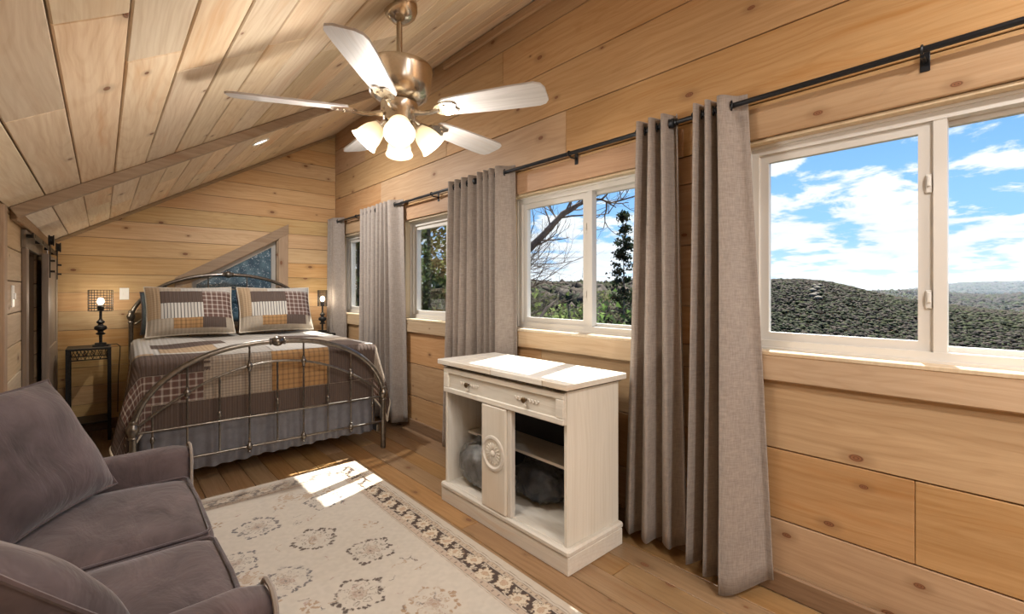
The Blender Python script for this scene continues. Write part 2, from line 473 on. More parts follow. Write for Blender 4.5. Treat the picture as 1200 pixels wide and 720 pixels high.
# ------------------------------------------------------------------ back wall with the triangular window
TRI_X0, TRI_X1, TRI_ZB = .70, 1.545, .92
def tri_z(x): return 1.93 - SL * (TRI_X1 - x)
def left_lim(z): return max(WL, (z - Z0) / SL)
def tri_left(z):
    zt = tri_z(TRI_X0)
    return TRI_X0 if z <= zt else TRI_X1 - (1.93 - z) / SL
def clip_poly(poly, a, b, c):
    """keep a*x + b*z <= c"""
    out = []
    for i in range(len(poly)):
        p, q = poly[i], poly[(i + 1) % len(poly)]
        fp, fq = a * p[0] + b * p[1] - c, a * q[0] + b * q[1] - c
        if fp <= 0: out.append(p)
        if (fp < 0 < fq) or (fq < 0 < fp):
            tt = fp / (fp - fq); out.append((p[0] + (q[0] - p[0]) * tt, p[1] + (q[1] - p[1]) * tt))
    return out
def wall_pieces(z0, z1, xr=WX):
    base = [(WL, z0), (xr, z0), (xr, z1), (WL, z1)]
    base = clip_poly(base, -SL, 1, Z0 + .01)          # under the ceiling
    if len(base) < 3: return []
    if z1 <= TRI_ZB or z0 >= 1.93: return [base]
    res = []
    if z0 >= tri_z(TRI_X0) - .001:
        r_ = clip_poly(base, -1, 0, -TRI_X1); rest = clip_poly(base, 1, 0, TRI_X1)
        return [p for p in (r_, clip_poly(rest, SL, -1, -(1.93 - SL * TRI_X1))) if len(p) >= 3]
    # right of opening, left of opening, above the sloped head
    r_ = clip_poly(base, -1, 0, -TRI_X1)
    rest = clip_poly(base, 1, 0, TRI_X1)
    l_ = clip_poly(rest, 1, 0, TRI_X0)
    mid = clip_poly(rest, -1, 0, -TRI_X0)
    up = clip_poly(mid, SL, -1, -(1.93 - SL * TRI_X1))
    dn = clip_poly(mid, 0, 1, TRI_ZB)
    return [p for p in (r_, l_, up, dn) if len(p) >= 3]
wb = MB()
for z0, z1 in ((-.14, TRI_ZB), (TRI_ZB, 1.93), (1.93, 3.4)):
    for p in wall_pieces(z0, z1): wb.prism(p, 'y', YB + .016, YB + .15)
wall_b = wb.build('wall_back', 'backing'); struct(wall_b, 'pine plank gable wall behind the bed')
def area(p):
    return abs(sum(p[i][0] * p[(i + 1) % len(p)][1] - p[(i + 1) % len(p)][0] * p[i][1] for i in range(len(p)))) / 2
def shrink(p, e=.0022):
    n = len(p); c = (sum(q[0] for q in p) / n, sum(q[1] for q in p) / n)
    return [(q[0] - (e if q[0] > c[0] else -e) * .3, q[1] - (e if q[1] > c[1] else -e)) for q in p]
zb = 1.48 - .175 * 9
bjoint = {12: 1.0, 14: 1.5, 4: .6, 6: 1.3}
i = 0
while zb < 3.35:
    for p in wall_pieces(max(zb, -.02), zb + .175):
        if area(p) < .0006: continue
        p = shrink(p)
        n = len(p); c = (sum(q[0] for q in p) / n, sum(q[1] for q in p) / n)
        o = MB().prism([(q[0] - c[0], q[1] - c[1]) for q in p], 'y', -.008, .008).build('wall_plank', 'wall_pine_back', wall_b)
        o.location = (c[0], YB + .008, c[1])
    zb += .175; i += 1

# ------------------------------------------------------------------ left knee wall with the closet opening
DY0, DY1, DZ = 4.20, 4.98, 1.585
wl = MB()
HL = cz_at(WL) + .02; HA = cz_at(WA) + .02
wl.box(WL - .12, WL - .016, YA, DY0, -.14, HL); wl.box(WL - .12, WL - .016, DY1, YB + .15, -.14, HL); wl.box(WL - .12, WL - .016, DY0, DY1, DZ, HL)
wl.box(WA - .12, WA - .016, YF - .1, YA + .1, -.14, HA); wl.box(WA - .12, WL - .016, YA, YA + .1, -.14, HL)
wall_l = wl.build('wall_left', 'backing'); struct(wall_l, 'low pine plank knee wall beside the closet door')
z = 1.553 - .178 * 9
while z < HL:
    za, zb_ = max(z, -.02), min(z + .178, HL - .02)
    if zb_ - za > .02:
        for p, q in seg_cut(YA, YB, [(DY0, DY1)] if za < DZ else []):
            plank('wall_plank', WL - .008, (p + q) / 2, (za + zb_) / 2, .016, q - p - .002, zb_ - za - .005, 'wall_pine_left', wall_l, .003)
        plank('wall_plank', (WA + WL) / 2, YA - .008, (za + zb_) / 2, WL - WA - .002, .016, zb_ - za - .005, 'wall_pine_back', wall_l, .003)
        zc_ = min(zb_, HA - .02)
        if zc_ - za > .02:
            mid = random.uniform(-.3, 1.4)
            for p, q in ((YF, mid), (mid, YA - .016)):
                plank('wall_plank', WA - .008, (p + q) / 2, (za + zc_) / 2, .016, q - p - .002, zc_ - za - .005, 'wall_pine_left', wall_l, .003)
    z += .178
cl = MB()
cl.box(WL - 1.0, WL - .12, DY0 - .14, DY0 - .1, -.1, 1.5); cl.box(WL - 1.0, WL - .12, DY1 + .1, DY1 + .14, -.1, 1.5)
cl.box(WL - 1.04, WL - 1.0, DY0 - .14, DY1 + .14, -.1, 1.5); cl.box(WL - 1.04, WL - .12, DY0 - .14, DY1 + .14, 1.5, 1.62); cl.box(WL - 1.04, WL - .12, DY0 - .14, DY1 + .14, -.14, -.02)
struct(cl.build('wall_closet', 'black_void'), 'dark closet interior behind the sliding door')  # the closet's unlit darkness is put into the near-black wall colour

# front wall, behind the camera
wf = MB().prism([(WA - .1, -.14), (WX + .17, -.14), (WX + .17, cz_at(WX + .17)), (WA - .1, cz_at(WA - .1))], 'y', YF - .15, YF).build('wall_front', 'wall_pine_back'); struct(wf, 'pine wall at the near end of the room')

# ------------------------------------------------------------------ sloped ceiling
cv, sv = math.cos(PHI), math.sin(PHI)
cl = MB()
xa, xb = WA - .13, WX + .2
L0 = xa / cv; L1 = xb / cv
Mc = Matrix.Translation((0, 0, Z0)) @ Matrix.Rotation(-PHI, 4, 'Y')
cl.box(L0, L1, YF - .15, YB + .16, .018, .10, 0, 1, Mc)
ceil = cl.build('ceiling', 'backing'); struct(ceil, 'sloped ceiling of whitewashed pine boards')
xs = [-.231 + .1425 * k for k in range(-3, 19)]
for k in range(len(xs) - 1):
    x0, x1 = xs[k], min(xs[k + 1], WX + .02)
    x0 = max(x0, WA - .03)
    if x1 - x0 < .02: continue
    cuts = [YF] + [YF + 1 + random.random()] + [random.uniform(.9, 2.3), 3.57, random.uniform(4.6, 5.4)] + [YB + .01]
    if k == 5: cuts[2] = 1.82
    for a, b in zip(cuts, cuts[1:]):
        o = plank('ceiling_board', 0, 0, 0, (x1 - x0) / cv - .005, b - a - .002, .018, 'ceiling_pine', ceil, .0035, (0, -PHI, 0))
        c = Mc @ Vector(((x0 + x1) / 2 / cv, (a + b) / 2, .009 + random.uniform(0, .0025)))
        o.location = c
# trims under the ceiling
def sloped(name, x0, x1, y0, y1, drop, mat, lab):
    o = MB().box(x0 / cv, x1 / cv, y0, y1, -drop, 0, .004, 1, Mc).build(name, mat)
    return struct(o, lab)
sloped('trim_1', WL + .004, WX - .002, 3.545, 3.60, .058, 'beam_pine', 'square wooden batten crossing the sloped ceiling')
sloped('trim_2', WL + .01, WX - .002, YB - .028, YB - .001, .03, 'beam_pine', 'thin dark cove strip where ceiling meets gable wall')
struct(MB().box(WX - .028, WX - .001, YF, 3.36, cz_at(WX) - .085, cz_at(WX) - .02, .004).build('trim_3', 'trim_pine'), 'square pine strip along the top of the window wall')
struct(MB().box(WL + .001, WL + .03, 3.62, YB - .03, cz_at(WL) - .055, cz_at(WL) + .01, .004).build('trim_4', 'beam_pine'), 'cove strip along the top of the knee wall')
struct(MB().box(WL - .012, WL + .013, YA - .03, YA + .06, 0, cz_at(WL) - .01, .003).build('trim_5', 'trim_pine_z'), 'flat vertical pine board on the knee wall')
struct(MB().box(WX - .022, WX - .0005, YF, YB, 0, .1, .006).build('baseboard_right', 'base_pine'), 'dark stained baseboard below the windows')
struct(MB().box(WL + .03, WX - .022, YB - .02, YB - .0005, 0, .1, .006).build('baseboard_back', 'base_pine'), 'dark stained baseboard behind the bed')
struct(MB().box(WA + .0005, WA + .018, YF, YA - .03, 0, .1, .006).build('baseboard_left', 'base_pine'), 'dark stained baseboard of the knee wall')
# closet casing
cs = MB().box(WL + .0005, WL + .024, DY0 - .12, DY0, 0, DZ + .0, .003)
struct(cs.build('trim_6', 'door_grey_wood'), 'grey brown casing board beside the closet opening')
struct(MB().box(WL + .0005, WL + .024, DY0 - .14, DY1 + .12, DZ, DZ + .11, .003).build('trim_7', 'door_grey_wood'), 'header board above the closet opening')
struct(MB().box(WL - .12, WL + .001, DY0 - .001, DY0 + .018, 0, DZ, .002).build('trim_8', 'wall_pine_left'), 'pale jamb lining of the closet opening')

# ------------------------------------------------------------------ windows of the long wall
GX = WX + .095            # glass plane of the sliding sash
def make_window(n, c):
    y0, y1 = c - WH, c + WH
    f = MB(); fx0, fx1 = WX + .062, WX + .15; fw = .042
    for a, b_, p, q in ((y0 + .014, y1 - .014, WZ0 + .004, WZ0 + .004 + fw), (y0 + .014, y1 - .014, WZ1 - .014 - fw, WZ1 - .014)):
        f.box(fx0, fx1, a, b_, p, q)
    for a, b_ in ((y0 + .014, y0 + .014 + fw), (y1 - .014 - fw, y1 - .014)):
        f.box(fx0, fx1, a, b_, WZ0 + .004 + fw, WZ1 - .014 - fw)
    for a, b_, p, q in ((y0 + .014, y1 - .014, WZ0 + .004, WZ0 + .016), (y0 + .014, y1 - .014, WZ1 - .026, WZ1 - .014)):
        f.box(fx0 - .012, fx0, a, b_, p, q)
    for a, b_ in ((y0 + .014, y0 + .026), (y1 - .026, y1 - .014)): f.box(fx0 - .012, fx0, a, b_, WZ0 + .016, WZ1 - .026)
    fr = f.build('window_%d' % n, 'vinyl'); struct(fr, 'white framed sliding window in the pine wall')
    A0, A1 = c - .012, y1 - .014 - fw            # sliding sash (far half)
    Zb, Zt = WZ0 + .004 + fw, WZ1 - .014 - fw
    s = MB(); sw = .036; sx0, sx1 = WX + .080, WX + .108
    s.box(sx0, sx1, A0, A1, Zb, Zb + sw); s.box(sx0, sx1, A0, A1, Zt - sw, Zt)
    s.box(sx0, sx1, A0, A0 + sw + .008, Zb + sw, Zt - sw); s.box(sx0, sx1, A1 - sw, A1, Zb + sw, Zt - sw)
    sa = s.build('sash', 'vinyl', fr)
    MB().box(GX - .003, GX + .003, A0 + sw, A1 - sw + .004, Zb + sw - .004, Zt - sw + .004).build('pane', 'pane_glass', sa)
    B0, B1 = y0 + .014 + fw, c + .03             # fixed half (near)
    s = MB(); sw2 = .020; sx0, sx1 = WX + .112, WX + .14
    s.box(sx0, sx1, B0, B1, Zb, Zb + sw2); s.box(sx0, sx1, B0, B1, Zt - sw2, Zt)
    s.box(sx0, sx1, B0, B0 + sw2, Zb + sw2, Zt - sw2); s.box(sx0, sx1, B1 - sw2 - .03, B1, Zb + sw2, Zt - sw2)
    sb = s.build('sash', 'vinyl', fr)
    MB().box(WX + .123, WX + .129, B0 + sw2 - .004, B1 - sw2, Zb + sw2 - .004, Zt - sw2 + .004).build('pane', 'pane_glass', sb)
    MB().box(WX + .066, WX + .111, c - .050, c - .0125, Zb, Zt).build('meeting_stile', 'vinyl', fr)
    for zz in (1.29, 1.72):
        l = MB().box(WX + .070, WX + .081, A0 + .004, A0 + .022, zz - .035, zz + .035, .003)
        l.box(WX + .060, WX + .071, A0 + .006, A0 + .018, zz - .012, zz + .028, .003)
        l.build('latch', 'vinyl', fr)
    j = MB().box(WX + .001, WX + .17, y1 - .014, y1 - .0005, WZ0, WZ1, .001); j.box(WX + .001, WX + .17, y0 + .0005, y0 + .014, WZ0, WZ1, .001)
    j.box(WX + .001, WX + .17, y0 + .014, y1 - .014, WZ1 - .014, WZ1 - .0005, .001)
    j.build('jamb_lining', 'jamb_pine', fr)
    MB().box(WX - .034, WX + .064, y0 + .001, y1 - .001, WZ0 - .012, WZ0 + .006, .003).build('window_sill', 'jamb_pine', fr)
    o = plank('apron_board', WX - .0155, c, .987, .03, 2 * WH + .012, .118, 'apron_pine', fr, .005)
    plank('header_board', WX - .0105, c, 2.076, .02, 2 * WH + .10, .140, 'wall_pine', fr, .003)
for n, c in enumerate(WIN_ALL): make_window(n + (1 if n < 4 else 2), c)

# triangular window in the gable wall
tri = [(TRI_X0, TRI_ZB), (TRI_X1, TRI_ZB), (TRI_X1, 1.93), (TRI_X0, tri_z(TRI_X0))]
def inset(poly, e):
    """inset of the quad: left, bottom, right, sloped head"""
    x0, x1 = TRI_X0 + e, TRI_X1 - e
    zt = lambda x: tri_z(x) - e / cv
    return [(x0, TRI_ZB + e), (x1, TRI_ZB + e), (x1, zt(x1)), (x0, zt(x0))]
def ring_frame(mb, outer, inner, y0, y1):
    for i in range(4):
        j = (i + 1) % 4
        mb.prism([outer[i], outer[j], inner[j], inner[i]], 'y', y0, y1)
w5 = MB(); ring_frame(w5, inset(tri, .012), inset(tri, .055), YB + .06, YB + .12)
w5 = w5.build('window_5', 'vinyl_dark'); struct(w5, 'sloped trapezoid window with dark speckled glass behind the bed')
MB().prism(inset(tri, .05), 'y', YB + .085, YB + .093).build('pane', 'speckled_glass', w5)
jl = MB(); ring_frame(jl, tri, inset(tri, .012), YB + .001, YB + .14); jl.build('jamb_lining', 'trim_pine_z', w5)
ch = .118
MB().prism([(TRI_X0 - .14, tri_z(TRI_X0 - .14)), (TRI_X1 + .11, tri_z(TRI_X1 + .11)), (TRI_X1 + .11, tri_z(TRI_X1 + .11) + ch), (TRI_X0 - .14, tri_z(TRI_X0 - .14) + ch)], 'y', YB - .028, YB - .0005).build('casing_board', 'trim_pine_x', w5)
MB().prism([(TRI_X1, TRI_ZB - .1), (TRI_X1 + .105, TRI_ZB - .1), (TRI_X1 + .105, tri_z(TRI_X1 + .105) - .002), (TRI_X1, tri_z(TRI_X1) - .002)], 'y', YB - .025, YB - .0005).build('casing_board', 'trim_pine_z', w5)
MB().prism([(TRI_X0 - .135, TRI_ZB - .1), (TRI_X0, TRI_ZB - .1), (TRI_X0, tri_z(TRI_X0) - .002), (TRI_X0 - .135, tri_z(TRI_X0 - .135) - .002)], 'y', YB - .025, YB - .0005).build('casing_board', 'trim_pine_z', w5)
MB().box(TRI_X0, TRI_X1, YB - .025, YB - .0005, TRI_ZB - .1, TRI_ZB).build('casing_board', 'trim_pine_x', w5)
# ------------------------------------------------------------------ closet barn door and its rail
door = MB()
by0, by1, bz0, bz1, bx0, bx1 = 4.87, 5.80, .03, 1.60, -.338, -.300
door.box(bx0 + .008, bx1 - .010, by0 + .02, by1 - .02, bz0 + .02, bz1 - .02)
door = door.build('door_1', 'door_grey_wood'); struct(door, 'grey brown barn style sliding closet door')
for a, b in ((by0, by0 + .12), (by1 - .12, by1)):
    MB().box(bx0, bx1, a, b, bz0, bz1, .003).build('stile', 'door_grey_wood', door)
for a, b in ((bz0, bz0 + .14), (.76, .88), (bz1 - .12, bz1)):
    MB().box(bx0 + .001, bx1 - .001, by0 + .12, by1 - .12, a, b, .003).build('rail', 'door_grey_wood', door)
for yy in (4.95, 5.70):
    st = MB().box(bx1, bx1 + .006, yy - .020, yy + .020, 1.42, 1.70, .002).build('hanger_strap', 'iron', door)
    M = Matrix.Translation((bx1 + .010, yy, 1.705)) @ Matrix.Rotation(R(90), 4, 'Y')
    MB().lathe([(.004, -.016), (.042, -.016), (.042, -.010), (.034, -.007), (.034, .007), (.042, .010), (.042, .016), (.004, .016)], 20, M).build('wheel', 'iron', st, True)
    for zz in (1.47, 1.55):
        MB().tube([(bx1 + .006, yy, zz), (bx1 + .030, yy, zz)], .008, 8).build('bolt', 'iron', st)
rail = MB().box(bx1 - .016, bx1 - .008, 3.98, 5.86, 1.64, 1.672, .001)
for yy in (4.05, 4.55, 5.2, 5.82): rail.tube([(WL + .024, yy, 1.656), (bx1 - .006, yy, 1.656)], .011, 8)
rail = rail.build('door_rail', 'iron'); tag(rail, 'black iron track that the sliding closet door hangs from', 'rail')
sp = MB().box(WL + .0005, WL + .007, 3.66, 3.735, 1.232, 1.352, .002).build('light_switch', 'plate_white'); tag(sp, 'white light switch plate on the knee wall beside the closet', 'switch')
MB().box(WL + .007, WL + .016, 3.689, 3.706, 1.275, 1.31, .002).build('toggle', 'plate_white', sp)

# ------------------------------------------------------------------ ceiling fan
FX, FY, FZ = .954, 1.802, 2.554
fan = empty('ceiling_fan', (FX, FY, FZ)); tag(fan, 'brushed nickel ceiling fan with five pale wooden blades and a lit lamp cluster', 'ceiling fan')
Mt = Matrix.Rotation(-PHI, 4, 'Y')
MB().lathe([(.072, .004), (.074, -.012), (.070, -.030), (.056, -.058), (.034, -.076), (.016, -.08)], 32, Mt).build('canopy', 'nickel', fan, True)
MB().tube([(0, 0, -.05), (0, 0, -.27)], .0125, 14).build('downrod', 'nickel', fan, True)
zf = lambda z: z - FZ
MB().lathe([(.02, zf(2.33)), (.03, zf(2.305)), (.10, zf(2.288)), (.138, zf(2.282)), (.142, zf(2.272)), (.140, zf(2.26)), (.134, zf(2.20)), (.118, zf(2.155)), (.085, zf(2.135)), (.05, zf(2.13))], 40).build('motor_housing', 'nickel', fan, True)
MB().lathe([(.06, zf(2.14)), (.078, zf(2.125)), (.078, zf(2.085)), (.066, zf(2.07)), (.066, zf(2.055)), (.052, zf(2.035)), (.025, zf(2.02)), (.012, zf(2.0))], 32).build('switch_housing', 'nickel', fan, True)
# one blade: outline in its own plane
def blade_outline():
    pts = []
    for s_, w_ in ((.205, .040), (.225, .050), (.30, .057), (.42, .064), (.54, .069), (.61, .069)): pts.append((s_, w_))
    tip = [(.636, .060), (.650, .040), (.652, -.030), (.640, -.058), (.615, -.070)]
    low = [(.54, -.070), (.42, -.065), (.30, -.058), (.225, -.050), (.205, -.040)]
    return pts + tip + low
bo = blade_outline()
bme = MB().prism(bo, 'z', -.004, .004).build('fan_blade', 'blade_wood').data
bpy.data.objects.remove(bpy.data.objects['fan_blade'])
bev = bmesh.new(); bev.from_mesh(bme); bev.to_mesh(bme); bev.free()
def iron_mesh():
    m = MB()
    m.tube([(.07, 0, -.004), (.11, 0, -.014), (.15, 0, -.016), (.19, 0, -.010)], [.013, .010, .010, .010], 8)
    m.prism([(.17, -.012), (.185, -.030), (.215, -.042), (.262, -.036), (.275, -.018), (.262, 0), (.275, .018), (.262, .036), (.215, .042), (.185, .030), (.17, .012)], 'z', -.012, -.0045)
    for a in ((.225, .024), (.225, -.024), (.250, 0)): m.lathe([(.006, -.016), (.006, -.011)], 8, Matrix.Translation((a[0], a[1], 0)))
    return m
ime = iron_mesh().build('blade_iron', 'nickel', None, True).data
bpy.data.objects.remove(bpy.data.objects['blade_iron'])
for k in range(5):
    a = R(227.7 + 72 * k)
    M = Matrix.Translation((0, 0, zf(2.085))) @ Matrix.Rotation(a, 4, 'Z') @ Matrix.Rotation(R(-13), 4, 'X')
    o = link('fan_blade', bme, None, fan); o.matrix_basis = M
    i2 = link('blade_iron', ime, None, fan); i2.matrix_basis = M
# lamp cluster
def bell_mesh():
    prof = [(.024, 0), (.030, -.012), (.043, -.035), (.050, -.062), (.053, -.085), (.060, -.100), (.062, -.104)]
    m = MB(); m.lathe(prof + [(r - .003, z) for r, z in prof[::-1]], 28, None, False); return m
sme = bell_mesh().build('glass_shade', 'frosted_shade', None, True, 80).data; bpy.data.objects.remove(bpy.data.objects['glass_shade'])
bulbm = MB().sphere((0, 0, 0), .019, 2, (1, 1, 1.25)).build('bulb', 'bulb', None, True).data; bpy.data.objects.remove(bpy.data.objects['bulb'])
for k in range(4):
    a = R(242.1 + 90 * k)
    M = Matrix.Rotation(a, 4, 'Z') @ Matrix.Translation((.078, 0, zf(2.028))) @ Matrix.Rotation(R(-42), 4, 'Y')
    arm = MB().tube([(.03, 0, zf(2.06)), (.055, 0, zf(2.052)), (.078, 0, zf(2.026))], [.010, .010, .012], 10)
    arm.lathe([(.014, .006), (.026, .002), (.026, -.010), (.016, -.012)], 16, Matrix.Translation((.078, 0, zf(2.028))) @ Matrix.Rotation(R(-42), 4, 'Y'))
    ao = arm.build('lamp_arm', 'nickel', fan, True); ao.matrix_basis = Matrix.Rotation(a, 4, 'Z')
    so = link('glass_shade', sme, None, fan); so.matrix_basis = M
    bo_ = link('bulb', bulbm, None, fan); bo_.matrix_basis = M @ Matrix.Translation((0, 0, -.058))
    ld = bpy.data.lights.new('fan_lamp', 'POINT'); ld.energy = FAN_W; ld.color = (1, .94, .86); ld.shadow_soft_size = .055
    lo = bpy.data.objects.new('fan_lamp', ld); COL.objects.link(lo); lo.parent = fan; lo.matrix_basis = M @ Matrix.Translation((0, 0, -.125))

# ------------------------------------------------------------------ recessed ceiling lights
def downlight(x, y, lab, watts):
    o = empty('recessed_light', (x, y, cz_at(x))); o.rotation_euler = (0, -PHI, 0)
    tag(o, lab, 'ceiling light', 'recessed lights in the sloped ceiling')
    MB().lathe([(.052, -.0005), (.075, -.0005), (.075, -.006), (.066, -.011), (.054, -.006), (.052, -.0005)], 28, None, False).build('trim_ring', 'plate_white', o, True)
    MB().lathe([(.002, -.0045), (.054, -.0045), (.054, -.002), (.002, -.002)], 28).build('lens', 'downlight_lens', o)
    ld = bpy.data.lights.new('downlight', 'AREA'); ld.shape = 'DISK'; ld.size = .11; ld.energy = watts; ld.color = (1, .965, .92)
    lo = bpy.data.objects.new('downlight', ld); COL.objects.link(lo); lo.parent = o; lo.location = (0, 0, -.015)
downlight(.992, 4.30, 'small round recessed light in the ceiling above the foot of the bed', DOWN_W)
for xx, yy, lb in ((.992, -.7, 'added unseen fill downlight in the ceiling at the near end'), (.992, -2.2, 'added unseen fill downlight in the ceiling by the end wall'), (1.75, -1.2, 'added unseen fill downlight high on the ceiling slope'), (.3, -1.5, 'added unseen fill downlight low on the ceiling slope')):
    downlight(xx, yy, lb, DOWN_FILL_W)  # unseen downlights added behind the camera to brighten the room

# ------------------------------------------------------------------ curtain rods
RX, RZ = 2.13, 2.16
where = ['beside the widest view of the hills', 'behind the white cabinet', 'between the bed and the cabinet', 'nearest the gable wall']
rods = [(-.55, 1.165), (1.235, 2.735), (2.835, 4.43), (4.535, 5.83)]
for i, (a, b) in enumerate(rods):
    ro = MB().tube([(RX, a, RZ), (RX, b, RZ)], .0115, 12).build('curtain_rod', 'rod_iron', None, True)
    tag(ro, 'black metal curtain rod over the window ' + where[i], 'curtain rod', 'curtain rods')
    MB().tube([(RX, (a + b) / 2 - .3, RZ), (RX, b - .02, RZ)], .0095, 12).build('inner_tube', 'rod_iron', ro, True)
    for e, sgn in ((a, -1), (b, 1)):
        M = Matrix.Translation((RX, e, RZ)) @ Vector((0, sgn, 0)).to_track_quat('Z', 'Y').to_matrix().to_4x4()
        MB().lathe([(.006, -.004), (.018, -.002), (.018, .004), (.012, .008), (.022, .014), (.024, .024), (.02, .034), (.008, .04)] if i != 1 or sgn > 0 else [(.006, -.004), (.014, -.002), (.014, .006), (.006, .008)], 16, M).build('finial', 'rod_iron', ro, True)
    yc = WIN_C[i]
    br = MB().box(WX - .0255, WX - .0208, yc - .014, yc + .014, RZ - .055, RZ + .02, .002)
    br.tube([(WX - .022, yc, RZ - .02), (RX + .01, yc, RZ - .020)], .006, 8); br.torus((RX, yc, RZ), .0145, .004, (0, 1, 0), 14, 6)
    br.build('bracket', 'rod_iron', ro, True)

# ------------------------------------------------------------------ curtains
def curtain(lab, yt, yb, folds, zb, amp_t=.036, amp_b=.045, ph=0., flare=0., fl_s=.3, seed=0, xb=0., wide=0.):
    def theta(s_):
        # the window-side part (wide) is one broad half fold, the rest tight pleats
        if wide <= 0: return 2 * math.pi * folds * s_ + ph
        return ph + (math.pi * s_ / wide if s_ < wide else math.pi + 2 * math.pi * (folds - .5) * (s_ - wide) / (1 - wide))
    r_ = random.Random(seed); ns, nt = folds * 16 + 1, 30
    ztop = 2.207; V = []; F = []
    ph2 = [r_.uniform(-.5, .5) for _ in range(6)]
    for j in range(nt):
        q = j / (nt - 1)
        for i in range(ns):
            s_ = i / (ns - 1)
            y = (yt[0] + (yt[1] - yt[0]) * s_) * (1 - q) + (yb[0] + (yb[1] - yb[0]) * s_) * q
            th_ = theta(s_) + q * (ph2[0] * .8 * math.sin(3 * s_ + ph2[1]))
            w_ = math.sin(th_)
            w_ = math.copysign(abs(w_) ** (.8 if s_ > wide else 1.0), w_)
            am = amp_t + (amp_b - amp_t) * q
            am *= 1 + .35 * q * math.sin(7.3 * s_ + ph2[2] * 6)
            x = RX - .004 + am * w_ + xb * q + .006 * math.sin(5 * q + 9 * s_ + ph2[3] * 6) * q
            x -= flare * q ** 1.6 * math.exp(-((s_ - fl_s) / .22) ** 2)
            y += .010 * q * math.sin(2 * th_ + ph2[4] * 5)
            if s_ < wide: x += (.010 + .012 * q) * math.sin(2.4 * th_ + 1.1 + 1.3 * q) * math.sin(math.pi * s_ / wide)
            x = min(x, WX - .040)
            z = ztop + (zb - ztop) * q + (.012 * math.sin(th_ + 1.) - flare * .35 * math.exp(-((s_ - fl_s) / .22) ** 2)) * q ** 3
            V.append((x, y, z))
    for j in range(nt - 1):
        for i in range(ns - 1):
            a = j * ns + i; F.append((a, a + 1, a + ns + 1, a + ns))
    root = empty('curtain', (RX, (yb[0] + yb[1]) / 2, zb)); tag(root, lab, 'curtain', 'beige linen grommet curtains')
    off = root.location
    o = pydata('cloth', [(v[0] - off.x, v[1] - off.y, v[2] - off.z) for v in V], F, 'linen', root, True, 180)
    md = o.modifiers.new('s', 'SOLIDIFY'); md.thickness = .0035; md.offset = 0
    # grommets where the cloth crosses the rod
    k = 0; NS = 400
    for i in range(NS):
        a_, b_ = i / NS, (i + 1) / NS
        if math.floor(theta(a_) / math.pi) == math.floor(theta(b_) / math.pi) or not .015 < a_ < .985: continue
        k += 1; y = yt[0] + (yt[1] - yt[0]) * b_
        MB().torus((0, y - off.y, RZ - off.z), .021, .0042, (.55 * (1 if k % 2 == 0 else -1), 1, 0), 16, 6).build('grommet', 'rod_iron', root, True)
    return root
curtain('beige linen curtain flaring to the floor beside the hill view window', (.845, 1.080), (.735, 1.105), 3, .055, .044, .062, 1.3, .10, .42, 1, -.01, .40)
curtain('beige linen curtain falling behind the right side of the white cabinet', (1.175, 1.385), (1.13, 1.452), 3, .055, .042, .052, .4, .02, .7, 2)
curtain('beige linen curtain behind the white cabinet, at the far end of its window', (2.405, 2.765), (2.37, 2.765), 4, .06, .044, .052, 1.3, .0, .5, 3, 0., .32)
curtain('beige linen curtain behind the far corner of the cabinet, on the window nearer the bed', (2.79, 3.150), (2.79, 3.20), 4, .06, .036, .050, .2, .0, .5, 4)
curtain('beige linen curtain touching the floor beside the bed foot, lit along its window edge', (4.02, 4.465), (3.96, 4.455), 4, .06, .044, .052, 1.3, .0, .5, 5, 0., .34)
curtain('beige linen curtain beside the bed quilt, on the window nearest the gable wall', (4.49, 4.86), (4.495, 4.86), 4, .06, .036, .044, .5, .0, .5, 6)
curtain('pale sunlit linen curtain hanging in the corner at the gable wall', (5.47, 5.80), (5.40, 5.82), 3, .06, .044, .050, 1.3, .0, .5, 7, 0., .5)

